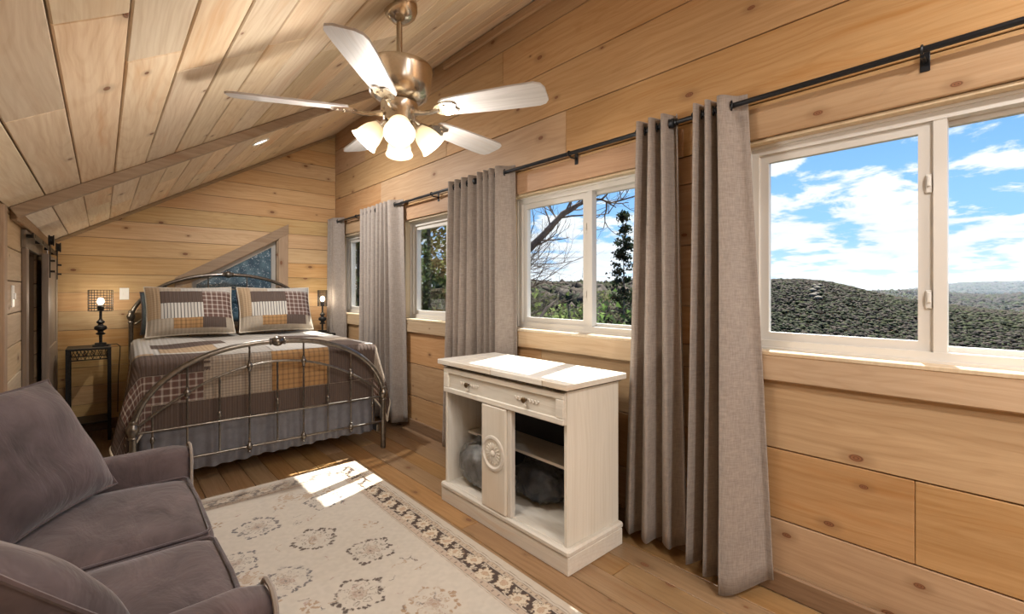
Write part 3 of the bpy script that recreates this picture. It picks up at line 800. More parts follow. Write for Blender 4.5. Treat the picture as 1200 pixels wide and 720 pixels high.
# ------------------------------------------------------------------ bed
BED = (.955, 3.65, 0); BR = R(-1.8)
def bedthing(name, lab, cat, group=None):
    o = empty(name, BED, BR); return tag(o, lab, cat, group)
bed = bedthing('bed', 'dark metal bed frame with arched head and foot ends', 'bed')
def arch(xh, zb, zt, pw, ex, n=41):
    return [(xh * math.cos(math.pi * (1 - i / (n - 1))) if False else -xh + 2 * xh * i / (n - 1), zb, zt, pw, ex) for i in range(n)]
def arch_z(x, xh, zb, h, pw, ex): return zb + h * max(0, 1 - abs(x / xh) ** pw) ** ex
def arch_pts(xh, zb, h, pw, ex, y, n=49):
    out = []
    for i in range(n):
        x = -xh * math.cos(math.pi * i / (n - 1)); out.append((x, y, arch_z(x, xh, zb, h, pw, ex)))
    return out
POST = [(.024, 0), (.024, .03), (.019, .04), (.019, .0)]
def bed_end(y, posth, out_par, in_par, rails, name, zbase):
    e = MB().tube(arch_pts(.815, *out_par, y), .0185, 12).build(name, 'bed_iron', bed, True, 60)
    for sx in (-1, 1):
        p = MB().lathe([(.020, 0), (.023, .012), (.020, .03), (.019, posth - .10), (.019, posth - .06), (.027, posth - .055), (.027, posth - .045), (.021, posth - .04), (.024, posth - .03), (.034, posth - .008), (.034, posth + .012), (.024, posth + .03), (.021, posth + .04), (.024, posth + .048), (.020, posth + .056)], 18, Matrix.Translation((sx * .815, y, 0)))
        p.build('post', 'bed_iron', bed, True, 50)
    MB().tube([q for q in arch_pts(.80, *in_par, y) if abs(q[0]) < .79], .0085, 10).build('inner_arch', 'bed_iron', e, True)
    for z in rails:
        MB().tube([(-.80, y, z), (.80, y, z)], .0085, 10).build('cross_rail', 'bed_iron', e, True)
    for k in range(9):
        x = -.72 + .18 * k; lng = k % 2 == 1
        zt = arch_z(x, .815, *out_par) if lng else arch_z(x, .80, *in_par)
        b = MB().tube([(x, y, zbase), (x, y, zt)], .0065, 8).build('spindle', 'bed_iron', e, True)
        if lng:
            zi = arch_z(x, .80, *in_par)
            for zz in (zi, zbase):
                MB().lathe([(.007, -.040), (.013, -.034), (.009, -.026), (.018, -.012), (.021, 0), (.018, .012), (.009, .026), (.013, .034), (.007, .040)], 12, Matrix.Translation((x, y, zz))).build('casting', 'bed_iron', b, True)
        else:
            zz = zbase + .5 * (zt - zbase)
            MB().lathe([(.0065, -.022), (.012, -.014), (.014, 0), (.012, .014), (.0065, .022)], 10, Matrix.Translation((x, y, zz))).build('casting', 'bed_iron', b, True)
    zc = out_par[0] + out_par[1]
    M = Matrix.Translation((0, y, zc)) @ Matrix.Rotation(R(90), 4, 'Y')
    MB().lathe([(.019, -.055), (.026, -.05), (.026, -.042), (.021, -.036), (.033, -.018), (.037, 0), (.033, .018), (.021, .036), (.026, .042), (.026, .05), (.019, .055)], 18, M).build('finial', 'bed_iron', e, True)
    return e
bed_end(0, .46, (.455, .50, 2.35, .55), (.47, .34, 2.0, 1.0), (.435, .225), 'footboard', .225)
bed_end(2.15, 1.07, (1.05, .447, 2.2, .55), (.98, .36, 2.0, 1.0), (.62,), 'headboard', .62)
for sx in (-1, 1):
    MB().box(sx * .78 - .012, sx * .78 + .012, .02, 2.13, .14, .20, .003).build('side_rail', 'bed_iron', bed)
for k in range(5):
    MB().box(-.77, .77, .28 + k * .4, .36 + k * .4, .165, .185, .002).build('slat', 'backing', bed)
bs = bedthing('box_spring', 'box spring under the mattress, hidden by the grey skirt', 'box spring')
MB().box(-.755, .755, .125, 2.10, .188, .45, .02, 2).build('body', 'mattress', bs, True)
mt_ = bedthing('mattress', 'thick mattress covered by the patchwork quilt', 'mattress')
MB().box(-.755, .755, .125, 2.10, .452, .845, .05, 4).build('body', 'mattress', mt_, True)

# bed skirt
V = []; F = []
path = [(-.775, 2.05 - i * .02) for i in range(96)] + [(-.775 + .0155 * i, .100) for i in range(101)] + [(.775, .13 + i * .02) for i in range(96)]
nr = 8
for j in range(nr):
    q = j / (nr - 1)
    for i, (x, y) in enumerate(path):
        wv = (math.sin(i * 1.05 + .5 * math.sin(i * .13)) + .7 * math.sin(i * .47 + 1.3) + .5 * math.sin(i * .21)) * .019 * (.2 + q)
        nx, ny = (-1, 0) if i < 96 else ((0, -1) if i < 197 else (1, 0))
        V.append((x + nx * (wv + .006 + .018 * q), y + ny * (wv * .7 + .003 + .010 * q), .46 - q * .335 + .012 * math.sin(i * .045) * q))
n_ = len(path)
for j in range(nr - 1):
    for i in range(n_ - 1): F.append((j * n_ + i, j * n_ + i + 1, (j + 1) * n_ + i + 1, (j + 1) * n_ + i))
sk = bedthing('bed_skirt', 'grey gathered bed skirt hanging below the quilt', 'bed skirt')
pydata('ruffle', V, F, 'skirt', sk, True, 180)

# quilt
QX, QY, QZ, QR = .762, .150, .868, .055
U0, U1, V0, V1 = -1.31, 1.28, -.335, 1.93
def quilt_pt(u, v, off=0.0):
    def raw(u, v):
        eu = max(abs(u) - QX, 0); ev = max(QY - v, 0); e = math.hypot(eu, ev)
        x = max(-QX, min(QX, u)); y = max(QY, v)
        puff = .010 * math.sin(3.1 * u + 1) * math.sin(2.3 * v) + .006 * math.sin(9 * u + 4 * v)
        if e < 1e-6:
            edge = min(QX - abs(u), v - QY + .0); k = min(1, max(0, edge / .15))
            return Vector((x, y, QZ + puff * k))
        dx, dy = math.copysign(eu, u) / e, -ev / e
        if e < QR * math.pi / 2: o_, dn = QR * math.sin(e / QR), QR * (1 - math.cos(e / QR))
        else:
            ex = e - QR * math.pi / 2
            if ev > eu: fl = .02
            else: fl = .16
            fl = .02 + .16 * (eu / e) ** 2 * max(.12, 1 - max(0, v) / 1.3)
            if eu > 0 and ev > 0: fl += .10 * (4 * (eu * ev / e / e) ** 2) * (eu / e)
            rip = .014 * math.sin(11 * (u if ev > eu else v) + 1.5) * min(1, ex / .3)
            if ev > eu: rip *= .4
            o_, dn = QR + fl * ex + rip, QR + ex * (1 - fl * fl * .5)
        z = max(.10, QZ - dn)
        yy = max(y + dy * o_, .052 if abs(x + dx * o_) < .90 else -.1)
        return Vector((x + dx * o_, yy, z))
    p = raw(u, v)
    if off:
        e = .004
        n = (raw(u + e, v) - raw(u - e, v)).cross(raw(u, v + e) - raw(u, v - e))
        if n.length > 1e-9: p = p + n.normalized() * off
    return p
def surf_patch(name, fn, u0, u1, v0, v1, step, off, mat, parent, thick=0):
    nu = max(2, int(math.ceil((u1 - u0) / step)) + 1); nv = max(2, int(math.ceil((v1 - v0) / step)) + 1)
    V = []; UVs = []
    for j in range(nv):
        for i in range(nu):
            u = u0 + (u1 - u0) * i / (nu - 1); v = v0 + (v1 - v0) * j / (nv - 1)
            V.append(fn(u, v, off)); UVs.append((u, v))
    F = [(j * nu + i, j * nu + i + 1, (j + 1) * nu + i + 1, (j + 1) * nu + i) for j in range(nv - 1) for i in range(nu - 1)]
    o = pydata(name, V, F, mat, parent, True, 180)
    uvl = o.data.uv_layers.new(name='UVMap')
    for l in o.data.loops: uvl.data[l.index].uv = UVs[l.vertex_index]
    if thick:
        md = o.modifiers.new('s', 'SOLIDIFY'); md.thickness = thick; md.offset = -1
    return o
qu = bedthing('quilt', 'brown, grey and orange patchwork quilt draped over the bed', 'quilt')
surf_patch('backing_cloth', quilt_pt, U0, U1, V0, V1, .03, 0, 'q_base', qu, .006)
rowsq = [
    (-.33, -.17, [(-1.31, -1.0, 'q_brown'), (-1.0, -.72, 'q_plaid'), (-.72, .78, 'q_brown'), (.78, 1.0, 'q_plaid'), (1.0, 1.28, 'q_brown')]),
    (-.17, .13, [(-1.31, -1.08, 'q_brown'), (-1.08, -.44, 'q_plaid', -.17, .02), (-1.08, -.40, 'q_brown', .02, .40), (-.44, -.02, 'q_tancheck'), (-.02, .40, 'q_orange'), (.40, .80, 'q_brown'), (.80, 1.05, 'q_tancheck'), (1.05, 1.28, 'q_brown')]),
    (.13, .50, [(-1.31, -1.05, 'q_plaid'), (-1.05, -.70, 'q_tan', .40, .50), (-.70, -.38, 'q_lightgrey', .40, .50), (-.38, .0, 'q_grey'), (.0, .40, 'q_lightgrey'), (.40, .72, 'q_brown'), (.72, 1.02, 'q_lightgrey'), (1.02, 1.28, 'q_orange')]),
    (.50, .86, [(-1.31, -.98, 'q_brown'), (-.98, -.66, 'q_lightgrey'), (-.66, -.30, 'q_tan'), (-.30, .10, 'q_lightgrey'), (.10, .48, 'q_grey'), (.48, .80, 'q_tancheck'), (.80, 1.28, 'q_brown')]),
    (.86, 1.18, [(-1.31, -.92, 'q_plaid'), (-.92, -.70, 'q_lightgrey'), (-.70, -.20, 'q_brown'), (-.20, .28, 'q_lightgrey'), (.28, .62, 'q_brown'), (.62, 1.0, 'q_lightgrey'), (1.0, 1.28, 'q_plaid')]),
    (1.18, 1.90, [(-1.31, -.95, 'q_orange'), (-.95, -.30, 'q_lightgrey'), (-.30, .30, 'q_grey'), (.30, .85, 'q_lightgrey'), (.85, 1.28, 'q_tancheck')]),
]
for v0, v1, ps in rowsq:
    for pt_ in ps:
        u0, u1, mname = pt_[:3]; va, vb = pt_[3:] if len(pt_) > 3 else (v0, v1)
        surf_patch('quilt_patch', quilt_pt, u0 + .002, u1 - .002, va + .002, vb - .002, .032, .0045, mname, qu)
edge = [quilt_pt(U0 + .004, V1 - (V1 - V0) * i / 60, .003) for i in range(61)] + [quilt_pt(U0 + (U1 - U0) * i / 90, V0 + .002, .003) for i in range(91)] + [quilt_pt(U1 - .004, V0 + (V1 - V0) * i / 60, .003) for i in range(61)]
MB().tube(edge, .0075, 6).build('binding', 'binding', qu, True)

# pillows
def pillow_fn(w_, h_, th, back=False):
    sg = -1 if back else 1
    def fn(u, v, off=0):
        a, b = max(-1, min(1, u / (w_ / 2))), max(-1, min(1, v / (h_ / 2)))
        t_ = max(0, (1 - abs(a) ** 3.2)) ** .6 * max(0, (1 - abs(b) ** 3.2)) ** .6
        pin = 1 - .05 * (1 - b * b) * abs(a) ** 3
        pin2 = 1 - .06 * (1 - a * a) * abs(b) ** 3
        wr_ = .004 * math.sin(23 * u + 5 * v) * t_ + .003 * math.sin(31 * v - 9 * u) * t_
        return Vector((u * pin, v * pin2, sg * (th * t_ + off) + wr_))
    return fn
def pillow(name, parent, w_, h_, th, mat, M, patches=(), flange=True):
    for back in (False, True):
        f = pillow_fn(w_, h_, th if not back else th * .8, back)
        o = surf_patch('front_cover' if not back else 'back_cover', f, -w_ / 2, w_ / 2, -h_ / 2, h_ / 2, .022, 0, mat, parent)
        o.matrix_basis = M
    f = pillow_fn(w_, h_, th)
    for u0, u1, v0, v1, mm in patches:
        o = surf_patch('patch', f, u0, u1, v0, v1, .022, .003, mm, parent); o.matrix_basis = M
    ed = [f(w_ / 2 * x, h_ / 2 * y) for x, y in [(-1 + 2 * i / 16, -1) for i in range(16)] + [(1, -1 + 2 * i / 12) for i in range(12)] + [(1 - 2 * i / 16, 1) for i in range(16)] + [(-1, 1 - 2 * i / 12) for i in range(13)]]
    o = MB().tube(ed, .006, 6).build('piping', 'binding' if mat == 'q_base' else 'velvet', parent, True); o.matrix_basis = M
spatch = [(-.245, .085, .045, .175, 'q_brown'), (-.245, .085, -.105, .045, 'q_stripe'), (.085, .345, -.105, .175, 'q_plaid'), (-.15, .075, -.205, -.105, 'q_orange'), (.075, .275, -.205, -.105, 'q_brown'), (-.08, .35, .175, .240, 'q_lightgrey'), (-.35, -.245, -.10, .24, 'q_tan')]
for k, (px, lab, rz) in enumerate(((-.365, 'patchwork pillow with striped and plaid squares on the nightstand lamp side', 2), (.375, 'patchwork pillow with striped and plaid squares on the window side', -1.5))):
    pl = empty('pillow', (0, 0, 0)); tag(pl, lab, 'pillow', 'patchwork pillows on the bed')
    base = Matrix.Translation(BED) @ Matrix.Rotation(BR, 4, 'Z') @ Matrix.Translation((px, 1.62, .905))
    pl.matrix_basis = base @ Matrix.Rotation(R(rz), 4, 'Z')
    M = Matrix.Rotation(R(66), 4, 'X') @ Matrix.Translation((0, .245, 0))
    pillow('pillow', pl, .705, .50, .10, 'q_base', M, spatch)
for k, (px, lab) in enumerate(((-.40, 'dark slate pillow tucked behind the pillow on the nightstand side'), (.40, 'dark slate pillow tucked behind the pillow on the window side'))):
    pl = empty('pillow', (0, 0, 0)); tag(pl, lab, 'pillow', 'dark pillows against the headboard')
    pl.matrix_basis = Matrix.Translation(BED) @ Matrix.Rotation(BR, 4, 'Z') @ Matrix.Translation((px, 1.88, .905))
    M = Matrix.Rotation(R(74), 4, 'X') @ Matrix.Translation((0, .21, 0))
    pillow('pillow', pl, .70, .42, .07, 'dark_pillow', M)

# ------------------------------------------------------------------ nightstands, lamps, outlet
def nightstand(x0, x1, y0, y1, zt, lab):
    n = empty('nightstand', ((x0 + x1) / 2, (y0 + y1) / 2, 0)); tag(n, lab, 'nightstand', 'black iron nightstands')
    cx, cy = (x0 + x1) / 2, (y0 + y1) / 2; X, Y = (x1 - x0) / 2, (y1 - y0) / 2
    MB().box(-X, X, -Y, Y, zt - .018, zt, .003).build('table_top', 'iron', n)
    for sx in (-1, 1):
        for sy in (-1, 1): MB().box(sx * (X - .013) - .0125, sx * (X - .013) + .0125, sy * (Y - .013) - .0125, sy * (Y - .013) + .0125, 0, zt - .018, .002).build('leg', 'iron', n)
    for sy in (-1, 1):
        g = MB().box(-X + .025, X - .025, sy * (Y - .013) - .005, sy * (Y - .013) + .005, zt - .105, zt - .095)
        nseg = 5; wd = (2 * X - .05) / nseg
        for k in range(nseg):
            xa = -X + .025 + k * wd
            g.tube([(xa, sy * (Y - .013), zt - .095), (xa + wd / 2, sy * (Y - .013), zt - .024), (xa + wd, sy * (Y - .013), zt - .095)], .0035, 6)
            g.tube([(xa, sy * (Y - .013), zt - .024), (xa + wd / 2, sy * (Y - .013), zt - .09), (xa + wd, sy * (Y - .013), zt - .024)], .0035, 6)
        g.build('lattice', 'iron', n)
    MB().box(-X + .01, X - .01, -Y + .01, Y - .01, .16, .175, .002).build('lower_shelf', 'iron', n)
    return n
nightstand(-.235, .060, 5.42, 5.76, .822, 'black iron nightstand with lattice apron beside the closet door')
nightstand(1.90, 2.06, 5.45, 5.76, .822, 'narrow black iron nightstand in the corner by the windows')
def lamp(x, y, zt, lab, sw=1.):
    l = empty('table_lamp', (x, y, zt)); tag(l, lab, 'lamp', 'wire shade bedside lamps')
    MB().box(-.055, .055, -.055, .055, 0, .014, .002).box(-.04, .04, -.04, .04, .014, .03, .003).build('base', 'iron', l)
    MB().lathe([(.012, .03), (.012, .10), (.03, .105), (.036, .115), (.02, .125), (.018, .135), (.042, .15), (.046, .165), (.04, .18), (.02, .19), (.016, .20), (.028, .21), (.03, .222), (.016, .235), (.010, .25), (.010, .315), (.02, .32), (.022, .36), (.014, .365)], 20).build('stem', 'iron', l, True)
    sh = MB(); r_ = .085 * sw
    for k in range(9): sh.torus((0, 0, .318 + k * .0235), r_, .0022, (0, 0, 1), 24, 5)
    for k in range(24):
        a = 2 * math.pi * k / 24; sh.tube([(r_ * math.cos(a), r_ * math.sin(a), .318), (r_ * math.cos(a), r_ * math.sin(a), .506)], .0018, 5)
    for a in (0, math.pi / 2): sh.tube([(r_ * math.cos(a), r_ * math.sin(a), .345), (-r_ * math.cos(a), -r_ * math.sin(a), .345)], .0025, 5)
    sh.build('wire_shade', 'iron', l, True)
    MB().sphere((0, 0, .405), .028, 2, (1, 1, 1.25)).build('bulb', 'bulb', l, True)
    ld = bpy.data.lights.new('lamp_bulb', 'POINT'); ld.energy = LAMP_W; ld.color = (1, .86, .66); ld.shadow_soft_size = .04
    lo = bpy.data.objects.new('lamp_bulb', ld); COL.objects.link(lo); lo.parent = l; lo.location = (0, 0, .405)
    return l
lamp(-.012, 5.60, .822, 'lit table lamp with turned iron stem and wire cage shade beside the wall outlet')
lamp(1.965, 5.62, .822, 'lit wire shade lamp in the corner by the curtain', .62)
op = MB().box(.124, .196, YB - .007, YB - .0005, 1.236, 1.35, .002).build('wall_plate', 'plate_white'); tag(op, 'white wall plate between the lit lamp and the headboard', 'wall plate')
MB().box(.152, .168, YB - .012, YB - .007, 1.28, 1.305, .002).build('toggle', 'plate_white', op)
pc = MB().tube([(.03, 5.62, .826), (.10, 5.66, .828), (.125, 5.70, .80), (.125, 5.80, .70), (.115, 5.85, .5), (.11, 5.86, .15)], .0035, 6).build('lamp_cord', 'cord', None, True); tag(pc, 'thin black lamp cord running off the nightstand edge', 'cord')

# ------------------------------------------------------------------ white cabinet
cab = empty('sewing_cabinet', (1.85, 1.945, 0)); tag(cab, 'distressed whitewashed wooden cabinet with one drawer and open front below', 'cabinet')
def cb(name, x0, x1, y0, y1, z0, z1, mat='whitewash', bev=.002, par=None):
    o = MB().box(x0 - 1.85, x1 - 1.85, y0 - 1.945, y1 - 1.945, z0, z1, bev).build(name, mat, par or cab); return o
CX0, CX1, CY0, CY1 = 1.622, 2.025, 1.437, 2.455
cb('plinth', 1.605, 2.03, 1.415, 2.478, 0, .085, 'whitewash', .003)
pm = cb('plinth_moulding', 1.600, 2.034, 1.410, 2.483, .085, .118, 'whitewash', .009)
cb('floor_panel', CX0 + .005, CX1 - .014, CY0 + .02, CY1 - .02, .10, .122, 'whitewash')
cb('side_panel', CX0, CX1, CY0, CY0 + .02, .118, .858, 'whitewash_v'); cb('side_panel', CX0, CX1, CY1 - .02, CY1, .118, .858, 'whitewash_v')
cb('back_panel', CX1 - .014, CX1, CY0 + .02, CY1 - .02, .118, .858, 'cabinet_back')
cb('top_rail', CX0 + .012, CX0 + .03, CY0 + .02, CY1 - .02, .835, .858, 'whitewash')
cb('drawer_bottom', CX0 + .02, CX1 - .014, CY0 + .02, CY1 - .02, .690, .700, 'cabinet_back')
for a, b in ((2.362, 2.490), (1.963, 2.358), (1.566, 1.959), (1.403, 1.562)):
    cb('top_leaf', 1.582, 2.05, a, b, .862, .892, 'whitewash', .003)
cb('top_edge', 1.604, 2.035, 1.425, 2.468, .852, .862, 'dark_board', .001)
# drawer with raised frame
dr = cb('drawer', 1.612, 1.625, CY0 + .006, CY1 - .006, .692, .842, 'whitewash', .002)
dy0, dy1 = CY0 + .006 - 1.945, CY1 - .006 - 1.945
fm = MB()
for y0_, y1_, z0_, z1_ in ((dy0, dy1, .692, .722), (dy0, dy1, .812, .842), (dy0, dy0 + .05, .722, .812), (dy1 - .05, dy1, .722, .812)):
    fm.box(1.600 - 1.85, 1.613 - 1.85, y0_, y1_, z0_, z1_, .004)
fm.build('drawer_frame', 'whitewash', dr)
for yk in (1.70, 2.19):
    sc_ = MB()
    for sg in (-1, 1):
        for q in range(3):
            sc_.tube([(1.609 - 1.85, yk - 1.945 + sg * (.012 + .026 * q + .003 * i), .768 + .008 * math.sin(i * .9 + q)) for i in range(9)], .0032, 6)
    sc_.build('scroll_carving', 'whitewash', dr)
    kn = MB().lathe([(.005, 0), (.006, .014), (.014, .018), (.016, .026), (.010, .032), (.002, .034)], 14, Matrix.Translation((1.611 - 1.85, yk - 1.945, .770)) @ Matrix.Rotation(R(-90), 4, 'Y'))
    kn.build('knob', 'brass_dark', dr, True)
    MB().lathe([(.003, 0), (.0035, .01), (.009, .012), (.009, .016), (.003, .018)], 12, Matrix.Translation((1.602 - 1.85, yk - 1.945 - .006, .742)) @ Matrix.Rotation(R(-90), 4, 'Y')).build('key_button', 'whitewash', dr, True)
# folded-back door leaf in the middle
dl = cb('door_leaf', 1.600, 1.634, 1.852, 2.062, .118, .688, 'whitewash_v', .006)
rp = cb('door_leaf', 1.612, 1.645, 1.822, 1.852, .118, .688, 'whitewash_v', .004)
M = Matrix.Translation((1.6005 - 1.85, 1.957 - 1.945, .43)) @ Matrix.Rotation(R(-90), 4, 'Y')
MB().lathe([(.098, 0), (.094, .006), (.082, .008), (.074, .003), (.072, 0)], 36, M).build('medallion_ring', 'whitewash', dl, True)
ro = MB()
for k in range(18):
    a = 2 * math.pi * k / 18
    ro.sphere((0, 0, 0), 1, 1)
ro.bm.free(); ro = MB()
for k in range(18):
    a = 2 * math.pi * k / 18
    n0 = len(ro.bm.verts)
    rr = bmesh.ops.create_icosphere(ro.bm, subdivisions=1, radius=1)
    Mk = M @ Matrix.Rotation(a, 4, 'Z') @ Matrix.Translation((.040, 0, .003)) @ Matrix.Diagonal((.022, .0065, .006, 1))
    for v in rr['verts']: v.co = Mk @ v.co
rr = bmesh.ops.create_icosphere(ro.bm, subdivisions=2, radius=1)
for v in rr['verts']: v.co = M @ Matrix.Translation((0, 0, .004)) @ Matrix.Diagonal((.018, .018, .009, 1)) @ v.co
ro.build('rosette', 'whitewash', dl, True)
cb('shelf', 1.78, CX1 - .014, CY0 + .02, CY1 - .02, .398, .414, 'whitewash')

# bundles of bedding in clear plastic
def lump(c, s, seed, amp, sub=4, fr=3.2):
    from mathutils import noise as mn
    bm = bmesh.new(); bmesh.ops.create_icosphere(bm, subdivisions=sub, radius=1)
    for v in bm.verts:
        n = v.co.normalized()
        d_ = mn.fractal(n * fr * .5 + Vector((seed, 0, 0)), 1.0, 2.0, 3) * amp + abs(mn.noise(n * fr + Vector((0, seed, 0)))) * amp
        k = 1 + d_
        v.co = Vector((n.x * s[0], n.y * s[1], math.copysign(abs(n.z) ** .8, n.z) * s[2])) * k
    zmin = min(v.co.z for v in bm.verts)
    for v in bm.verts: v.co += Vector(c); 
    return bm
def plastic():
    m = bpy.data.materials.new('clear_plastic'); m.use_nodes = True; t = NT(m.node_tree); t.n.clear()
    tr = t.add('ShaderNodeBsdfTransparent'); tr.inputs[0].default_value = (.93, .94, .95, 1)
    gl = t.add('ShaderNodeBsdfGlossy'); gl.inputs['Roughness'].default_value = .07
    lw = t.add('ShaderNodeLayerWeight'); lw.inputs[0].default_value = .35
    mx = t.add('ShaderNodeMixShader'); t.put(mx.inputs[0], t.math('ADD', .07, t.math('MULTIPLY', lw.outputs[0], .7)))
    t.l.new(tr.outputs[0], mx.inputs[1]); t.l.new(gl.outputs[0], mx.inputs[2])
    oc = t.add('ShaderNodeTexCoord').outputs['Object']; n = t.noise(oc, 22, 4, .7, 2.0)
    bp = t.add('ShaderNodeBump'); bp.inputs['Strength'].default_value = .9; bp.inputs['Distance'].default_value = .02
    t.put(bp.inputs['Height'], n); t.l.new(bp.outputs[0], gl.inputs['Normal'])
    o = t.add('ShaderNodeOutputMaterial'); t.l.new(mx.outputs[0], o.inputs[0]); MATS['clear_plastic'] = m
plastic()
plain('blanket_grey', (.24, .25, .26), .9, 0, 14, .35, .3)
plain('blanket_navy', (.035, .042, .058), .9, 0, 14, .35, .3)
for nm, c, s, mat, seed, lab in (('bedding_bag', (1.735, 2.235, .255), (.078, .155, .115), 'blanket_grey', 1.3, 'grey blanket in a clear plastic bag in the far cabinet compartment'),
                                 ('bedding_bag', (1.87, 1.865, .235), (.095, .15, .095), 'blanket_navy', 5.1, 'dark blanket in a clear plastic bag under the cabinet shelf')):
    b_ = empty(nm, (c[0], c[1], .122)); tag(b_, lab, 'bag', 'bagged blankets in the cabinet')
    bm = lump((0, 0, 0), s, seed, .16)
    z0 = min(v.co.z for v in bm.verts)
    for v in bm.verts: v.co.z -= z0 - .004
    me = bpy.data.meshes.new('blanket'); bm.to_mesh(me); bm.free(); smooth(me, 180); link('blanket', me, mat, b_)
    bm = lump((0, 0, 0), (s[0] * 1.12, s[1] * 1.10, s[2] * 1.12), seed + .15, .20, 4, 5.)
    z0 = min(v.co.z for v in bm.verts)
    for v in bm.verts: v.co.z = (v.co.z - z0) + .0005
    me = bpy.data.meshes.new('plastic_bag'); bm.to_mesh(me); bm.free(); smooth(me, 180); link('plastic_bag', me, 'clear_plastic', b_)
# ------------------------------------------------------------------ rug (woven pattern painted cell by cell)
RX0, RX1, RY0, RY1 = -.20, 1.458, .80, 3.462
ST = .0046
nx, ny = int((RX1 - RX0) / ST), int((RY1 - RY0) / ST)
gx = RX0 + (np.arange(nx) + .5) * (RX1 - RX0) / nx; gy = RY0 + (np.arange(ny) + .5) * (RY1 - RY0) / ny
PX, PY = np.meshgrid(gx, gy)
def vnoise(X, Y, sc, seed):
    r_ = np.random.default_rng(seed); g = r_.random((64, 64))
    u, v = X * sc, Y * sc; i, j = np.floor(u).astype(int), np.floor(v).astype(int); fu, fv = u - i, v - j
    fu = fu * fu * (3 - 2 * fu); fv = fv * fv * (3 - 2 * fv)
    G = lambda a, b: g[a % 64, b % 64]
    return (G(i, j) * (1 - fu) + G(i + 1, j) * fu) * (1 - fv) + (G(i, j + 1) * (1 - fu) + G(i + 1, j + 1) * fu) * fv
wx = PX + .018 * (vnoise(PX, PY, 42, 1) - .5) + .010 * (vnoise(PX, PY, 110, 11) - .5); wy = PY + .018 * (vnoise(PX, PY, 42, 2) - .5) + .010 * (vnoise(PX, PY, 110, 12) - .5)
base = np.array([.545, .495, .43]); C = np.ones((ny, nx, 3)) * base
tone = (vnoise(PX, PY, 2.2, 3) - .5) * .16 + (vnoise(PX, PY, 60, 4) - .5) * .10
C *= (1 + tone)[..., None]
wear = vnoise(PX, PY, 14, 8) * .6 + vnoise(PX, PY, 70, 9) * .4
wlim = .17
def paint(mask, col, al=1., worn=True):
    global C
    a = np.clip(mask, 0, 1) * al
    if worn: a = a * np.clip((wear - wlim) * 4, .12, 1)
    C = C * (1 - a[..., None]) + np.array(col) * a[..., None]
DK = (.075, .052, .045); TN = (.36, .24, .15); CR = (.60, .52, .41); SLT = (.13, .12, .13); RS = (.36, .22, .19)
def soft(d_, r_, e=.004): return np.clip((r_ - d_) / e, 0, 1)
def rosette(cx, cy, r_, npet, dark, fill, rot=0., lo=.55, al=.8, sc=(1, 1)):
    dx, dy = (wx - cx) / sc[0], (wy - cy) / sc[1]; rr = np.hypot(dx, dy); th = np.arctan2(dy, dx) + rot
    edge_ = r_ * (lo + (1 - lo) * np.abs(np.cos(th * npet / 2)) ** .7)
    if fill is not None: paint(soft(rr, edge_), fill, al)
    if dark is not None: paint(soft(np.abs(rr - edge_ * .93), .0035) , dark, al)
    paint(soft(np.abs(rr - r_ * .35), .003), dark if dark is not None else DK, al * .8); 
def leafring(cx, cy, r_, npet, col, al=.85, ls=.028, rot=0.):
    for k in range(npet):
        a = 2 * math.pi * k / npet + rot
        px_, py_ = cx + r_ * math.cos(a), cy + r_ * math.sin(a)
        dx, dy = wx - px_, wy - py_; u = dx * math.cos(a) + dy * math.sin(a); v = -dx * math.sin(a) + dy * math.cos(a)
        # three-lobed leaf
        m_ = np.maximum.reduce([soft(np.hypot(u / 1.0, v / .45), ls), soft(np.hypot((u * .8 + v * .6) - ls * .3, (v * .8 - u * .6) / .45), ls * .8), soft(np.hypot((u * .8 - v * .6) - ls * .3, (v * .8 + u * .6) / .45), ls * .8)])
        paint(m_, col, al)
def ringdots(cx, cy, r_, n_, col, al=.7, rad=.009):
    for k in range(n_):
        a = 2 * math.pi * k / n_; dd = np.hypot(wx - cx - r_ * math.cos(a), wy - cy - r_ * math.sin(a)); paint(soft(np.abs(dd - rad * .6), rad * .45), col, al)
# field
big = [(.645, 2.851, SLT), (.843, 2.516, DK), (1.016, 2.218, DK), (.621, 2.241, SLT), (.832, 1.932, DK), (.471, 2.538, SLT), (1.036, 1.667, TN), (.60, 1.60, DK), (.30, 2.2, DK), (1.04, 2.93, SLT)]

for cx, cy, col in big:
    rot = 3.1 * cx + cy
    for k in range(9):
        a = 2 * math.pi * k / 9 + rot; q = .095 * (1 + .12 * math.sin(5 * a))
        lx, ly = cx + q * math.cos(a), cy + q * 1.05 * math.sin(a)
        for g_ in (-.020, 0, .020):
            ax, ay = lx - g_ * math.sin(a) + (.010 if g_ == 0 else 0) * math.cos(a), ly + g_ * math.cos(a) + (.010 if g_ == 0 else 0) * math.sin(a)
            paint(soft(np.hypot(wx - ax, wy - ay), .0105 if g_ else .013), col, .9)
        sx, sy = cx + .062 * math.cos(a + .35), cy + .062 * math.sin(a + .35)
        paint(soft(np.abs(np.hypot(wx - sx, wy - sy) - .010), .0035), col, .75)
    rosette(cx, cy, .046, 8, col, (.45, .37, .30), .1, .6, .7); rosette(cx, cy, .024, 6, RS, None, 0, .6, .7); paint(soft(np.hypot(wx - cx, wy - cy), .009), col, .7)
r_ = random.Random(5)
med = [(r_.uniform(.2, 1.18), r_.uniform(1.1, 3.2)) for _ in range(60)]
kept = []
for m_ in med:
    if all(math.hypot(m_[0] - b[0], m_[1] - b[1]) > .155 for b in big) and all(math.hypot(m_[0] - b[0], m_[1] - b[1]) > .11 for b in kept): kept.append(m_)
